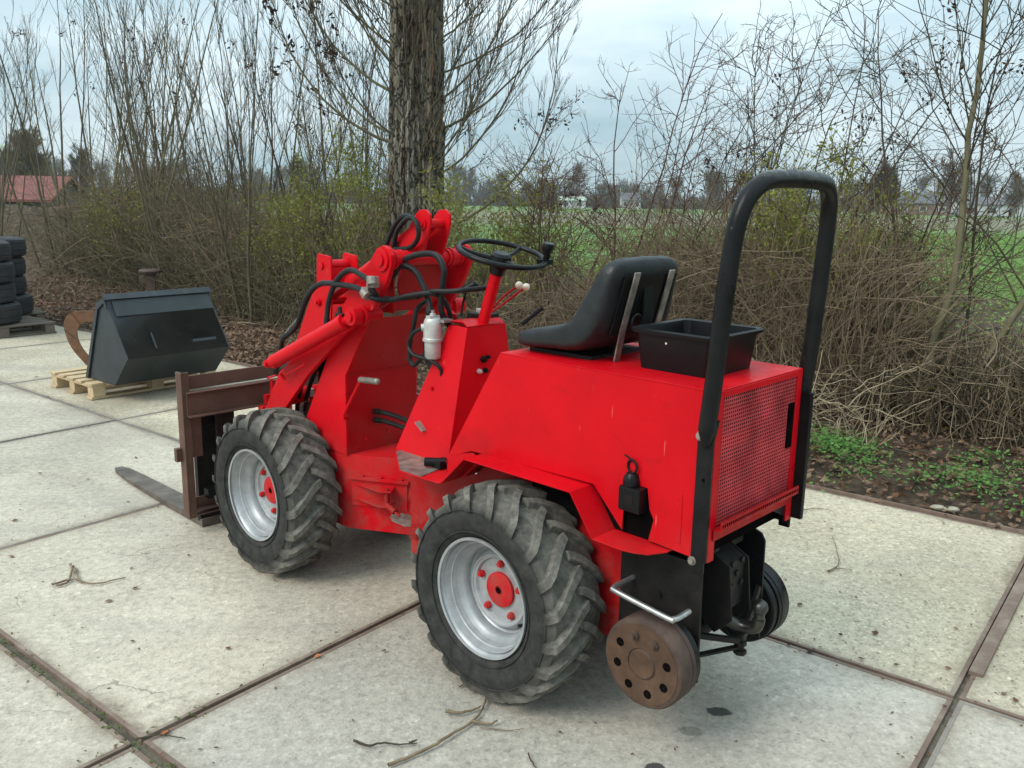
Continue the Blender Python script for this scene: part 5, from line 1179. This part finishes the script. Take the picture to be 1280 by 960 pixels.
# rusty curved hook left of the bucket
hk = empty('steel_hook', (-4.25, 8.42, -.06), R(15)); thing(hk, 'curved rusty orange steel hook arm standing left of the bucket', 'hook')
outer = [(.02, .12), (-.10, .30), (-.15, .48), (-.13, .60), (-.05, .655), (.10, .66), (.38, .64)]; inner = [(.38, .555), (.12, .56), (.02, .54), (-.035, .48), (-.03, .36), (.02, .25), (.09, .16)]
oc = [(p[0], p[1]) for p in catmull([(a, b_, 0) for a, b_ in outer], 4)]; ic = [(p[0], p[1]) for p in catmull([(a, b_, 0) for a, b_ in inner], 4)]
m = MB(); n_ = min(len(oc), len(ic)); ic = ic[::-1]
for i in range(n_ - 1): m.xz([oc[i], oc[i + 1], ic[i + 1], ic[i]], -.015, .015)
m.build('hook_arm', M['rust_orange'], hk, 0)
m = MB(); m.box((.42, 0, .35), (.06, .06, .68)); m.box((.42, 0, .02), (.3, .3, .03)); m.build('hook_stand', M['rust'], hk, .003)
# rusty post with plate behind the bucket
c = W(-4.38, 2.50); pr_ = empty('rusty_post', (c[0], c[1], 0), .3); thing(pr_, 'rusty steel post with round top plate in front of the hedge behind the bucket', 'post')
m = MB(); m.box((0, 0, .30), (.12, .10, .74)); m.build('post', M['rust'], pr_, .005)
m = MB(); m.lathe([(.001, .74), (.13, .73), (.15, .71), (.14, .68), (.001, .67)], (0, 0, 0), (0, 0, 1), 20); m.box((-.10, -.02, .58), (.08, .06, .10)); m.build('post_plate', M['rust'], pr_, .003)
# stones at the slab edge
for (px, u, v, s, lab) in ((0, .012, 2.03, .045, 'pale flat stone at the slab edge behind the roll bar'), (0, .735, 2.035, .028, 'pale stone at the slab edge under the green ground cover'), (0, .77, 2.045, .030, 'pale stone beside a brown leaf at the slab edge on the right')):
    m = MB(); m.ball((0, 0, 0), 1, 8); mm = m.v[0]; m.v[0] = mm * (1 + .18 * np.array([mn.noise(Vector(p * 1.7 + u)) for p in mm]))[:, None] * [s * 1.5, s, s * .55]
    o = m.build('stone', M['joint_stone'], None); c = W(u, v, .025); o.location = c; thing(o, lab, 'stone')

# ------------------------------------------------------------------ fallen leaves and twigs on the concrete
def crisp_leaf(sz):
    """one lobed, curled leaf"""
    out_ = [(-.5, 0), (-.42, .10), (-.30, .16), (-.22, .34), (-.10, .26), (.02, .42), (.12, .26), (.28, .24), (.36, .12), (.52, 0)]
    V = [(-.62, 0, .0)]; mid = []; tp_ = []; bt = []
    cu = rnd.uniform(.15, .5); tw_ = rnd.uniform(-.3, .3)
    for x, y in out_:
        z0_ = .12 * cu * (x * x) * 3
        mid.append((x, 0, z0_)); tp_.append((x, y * rnd.uniform(.8, 1.15), z0_ + cu * abs(y) ** 1.4 * 1.1 + tw_ * x * y)); bt.append((x, -y * rnd.uniform(.8, 1.15), z0_ + cu * abs(y) ** 1.4 * .9 - tw_ * x * y))
    n = len(mid); V = mid + tp_ + bt
    F = [(i, i + 1, n + i + 1, n + i) for i in range(n - 1)] + [(i + 1, i, 2 * n + i, 2 * n + i + 1) for i in range(n - 1)]
    m = MB(); m.add(np.array(V) * sz, F); m.tube([(-.5 * sz, 0, .01 * sz), (-.8 * sz, .06 * sz, .03 * sz)], .012 * sz, 4); return m
LEAVES = [(-2.66,4.38,"b",0.055),(-2.41,3.91,"b",0.050),(-1.67,3.59,"b",0.050),(-1.73,3.46,"g",0.055),(-1.09,3.08,"b",0.044),(-0.73,3.03,"o",0.050),(-1.12,2.53,"O",0.055),(-1.48,3.12,"b",0.033),(-2.61,5.09,"b",0.044),(-2.19,4.70,"b",0.033),(1.29,3.54,"b",0.050),(1.52,3.29,"b",0.066),(1.38,3.08,"b",0.044),(1.50,3.04,"b",0.033),(1.69,3.02,"t",0.044),(1.88,3.34,"t",0.039),(1.76,4.46,"b",0.033),(1.88,3.87,"b",0.033),(1.87,3.59,"b",0.033),(1.20,3.13,"d",0.055),(1.13,3.18,"d",0.033),(-4.54,8.07,"b",0.066),(-4.43,8.28,"b",0.055),(-4.00,7.26,"b",0.055),(-2.51,5.55,"b",0.044),(-2.96,5.19,"b",0.044),(-1.51,4.58,"b",0.033),(-0.48,3.08,"b",0.033),(0.18,2.57,"d",0.024),(1.57,3.62,"b",0.033),(2.91,4.79,"b",0.066),(2.19,4.92,"o",0.055),(2.43,4.58,"b",0.044),(1.83,2.81,"b",0.044),(1.81,2.85,"t",0.044),(1.37,3.27,"d",0.033),(-1.57,3.96,"d",0.028),(-1.78,3.80,"d",0.033),(-0.91,4.25,"d",0.022)]
LM = {'b': ('leaf_brown', 'small dry brown leaf lying on the pale concrete'), 'g': ('leaf_litter', 'larger greyish leaf lying flat left of the front wheel'), 'o': ('leaf_orange', 'orange brown leaf on the dark slab joint or slab edge'), 'O': ('leaf_orange', 'bright orange leaf at the slab corner in the foreground left'), 't': ('leaf_litter', 'pale tan leaf on the sandy slab at the right'), 'd': ('leaf_dark', 'dark curled leaf or bark crumb on the concrete')}
for x, y, k, s in LEAVES:
    o = crisp_leaf(s * .62).build('fallen_leaf', M[LM[k][0]], None, 0, False, False); o.location = (x, y, .006); o.rotation_euler = (rnd.uniform(-.2, .2), rnd.uniform(-.2, .2), rnd.uniform(0, 6.28))
    thing(o, LM[k][1], 'leaf', 'fallen leaves on the concrete: ' + LM[k][1])
TWIGS = [
 ('long pale forked twig in front of the rear wheel', .0062, 'twig_mid', [[(-0.365,2.377),(-0.285,2.435),(-0.190,2.525),(-0.116,2.615),(-0.078,2.710),(-0.079,2.810),(-0.107,2.916)],[(-0.209,2.668),(-0.159,2.660),(-0.114,2.685),(-0.087,2.705)],[(-.116,2.615),(-.06,2.60),(-.03,2.62)]]),
 ('short dark twig left of the long forked twig', .0048, 'twig_dark', [[(-0.492,2.499),(-0.444,2.475),(-0.394,2.489),(-0.342,2.482),(-0.291,2.492)],[(-.31,2.49),(-.29,2.51)]]),
 ('thin twig touching the rear tyre', .0035, 'twig_mid', [[(-0.170,2.834),(-0.128,2.878),(-0.100,2.889)]]),
 ('brown crooked twig with bark strips left of the front wheel', .0058, 'twig_mid', [[(-2.027,3.588),(-1.994,3.631),(-2.046,3.784),(-1.949,3.649),(-1.862,3.619),(-1.806,3.655),(-1.760,3.691)],[(-2.046,3.784),(-2.079,3.819),(-2.010,3.750)],[(-2.05,3.60),(-1.98,3.66),(-1.93,3.63)]]),
 ('dark straight twig lying over the moss at the slab corner', .0036, 'twig_dark', [[(-1.198,2.492),(-1.128,2.511),(-1.039,2.497)]]),
 ('thin curved twig on the sandy slab at the right', .0034, 'twig_mid', [[(1.540,3.893),(1.618,3.970),(1.668,4.130),(1.721,4.346)],[(1.54,3.893),(1.60,3.93),(1.66,3.91)]]),
 ('tiny twig at the bottom edge of the picture', .0030, 'twig_red', [[(0.071,2.448),(0.083,2.409),(0.095,2.382)]]),
 ('tiny pale twig beside the long forked twig', .0022, 'twig_mid', [[(-0.087,2.584),(0.020,2.578),(0.060,2.589)]]),
 ('small twig behind the right tail wheel at the slab edge', .0035, 'twig_mid', [[(1.675,4.731),(1.782,4.775),(1.863,4.740)]])]
for lab, r_, mt, ls in TWIGS:
    t = TW()
    for l_ in ls:
        q = np.array(catmull([(x, y, r_ + .002 + rnd.uniform(0, .006)) for x, y in l_], 5)); q += rg.normal(size=q.shape) * [.0012, .0012, .0006]; t.add(q, r_, r_ * .45, 6)
    thing(t.build('fallen_twig', M[mt]), lab, 'twig')
# crumbs of soil, bark and grit on the slabs and along the joints
C_ = []
for i in range(2600):
    k = rg.random()
    if k < .45: v = rg.choice([0, 1, 1, 2, 2]); u = rg.uniform(-5, 2); v = v + rg.normal() * .035
    elif k < .65: u = rg.choice([-2, -1, 0, 1]); v = rg.uniform(-1, 2); u = u + rg.normal() * .03
    else: u, v = rg.uniform(-4, 1.6), rg.uniform(-1, 2)
    C_.append(W(u, min(v, 2.02), .004))
thing(leafcloud(C_, 1, .01, .0075, M['leaf_brown'], None, 'soil_crumbs', 0, .75, kind='stuff'), 'crumbs of soil and bark strewn over the concrete joints', 'debris')
bpy.context.view_layer.update()
for nm in ('soil_crumbs',):
    o = bpy.data.objects[nm]; n = len(o.data.vertices); co = np.empty(n * 3, np.float32); o.data.vertices.foreach_get('co', co); co = co.reshape(-1, 3); co[:, 2] = np.abs(co[:, 2] - .004) * .5 + .002; o.data.vertices.foreach_set('co', co.ravel())
C_ = []
for i in range(175):
    if i < 150: u = rg.uniform(-1.4, .35); v = -.012 + rg.normal() * .006
    else: u = rg.normal() * .010; v = rg.normal() * .10
    C_ += [W(u, v, .0 + .006 * rg.random())] * 3
thing(leafcloud(C_, 1, .005, .007, M['moss'], None, 'joint_moss', 0, .3, kind='stuff'), 'moss and tiny weeds growing in the open slab joint in the foreground', 'moss')

# ------------------------------------------------------------------ damp air over the fields
hz = MB(); hz.box((0, 250, 8.4), (1900, 2000, 19.2))
hm = bpy.data.materials.new('haze'); hm.use_nodes = True; ht = hm.node_tree; ht.nodes.clear(); ho = ht.nodes.new("ShaderNodeOutputMaterial"); hv = ht.nodes.new("ShaderNodeVolumePrincipled")
hv.inputs['Color'].default_value = (.86, .91, .95, 1); hv.inputs['Density'].default_value = .0005; hv.inputs['Anisotropy'].default_value = .2; ht.links.new(hv.outputs[0], ho.inputs['Volume'])
hb = hz.build('haze', hm, None, 0, False); hb['kind'] = 'stuff'; hb['label'] = 'pale damp haze lying over the yard and the far fields'; hb['category'] = 'haze'
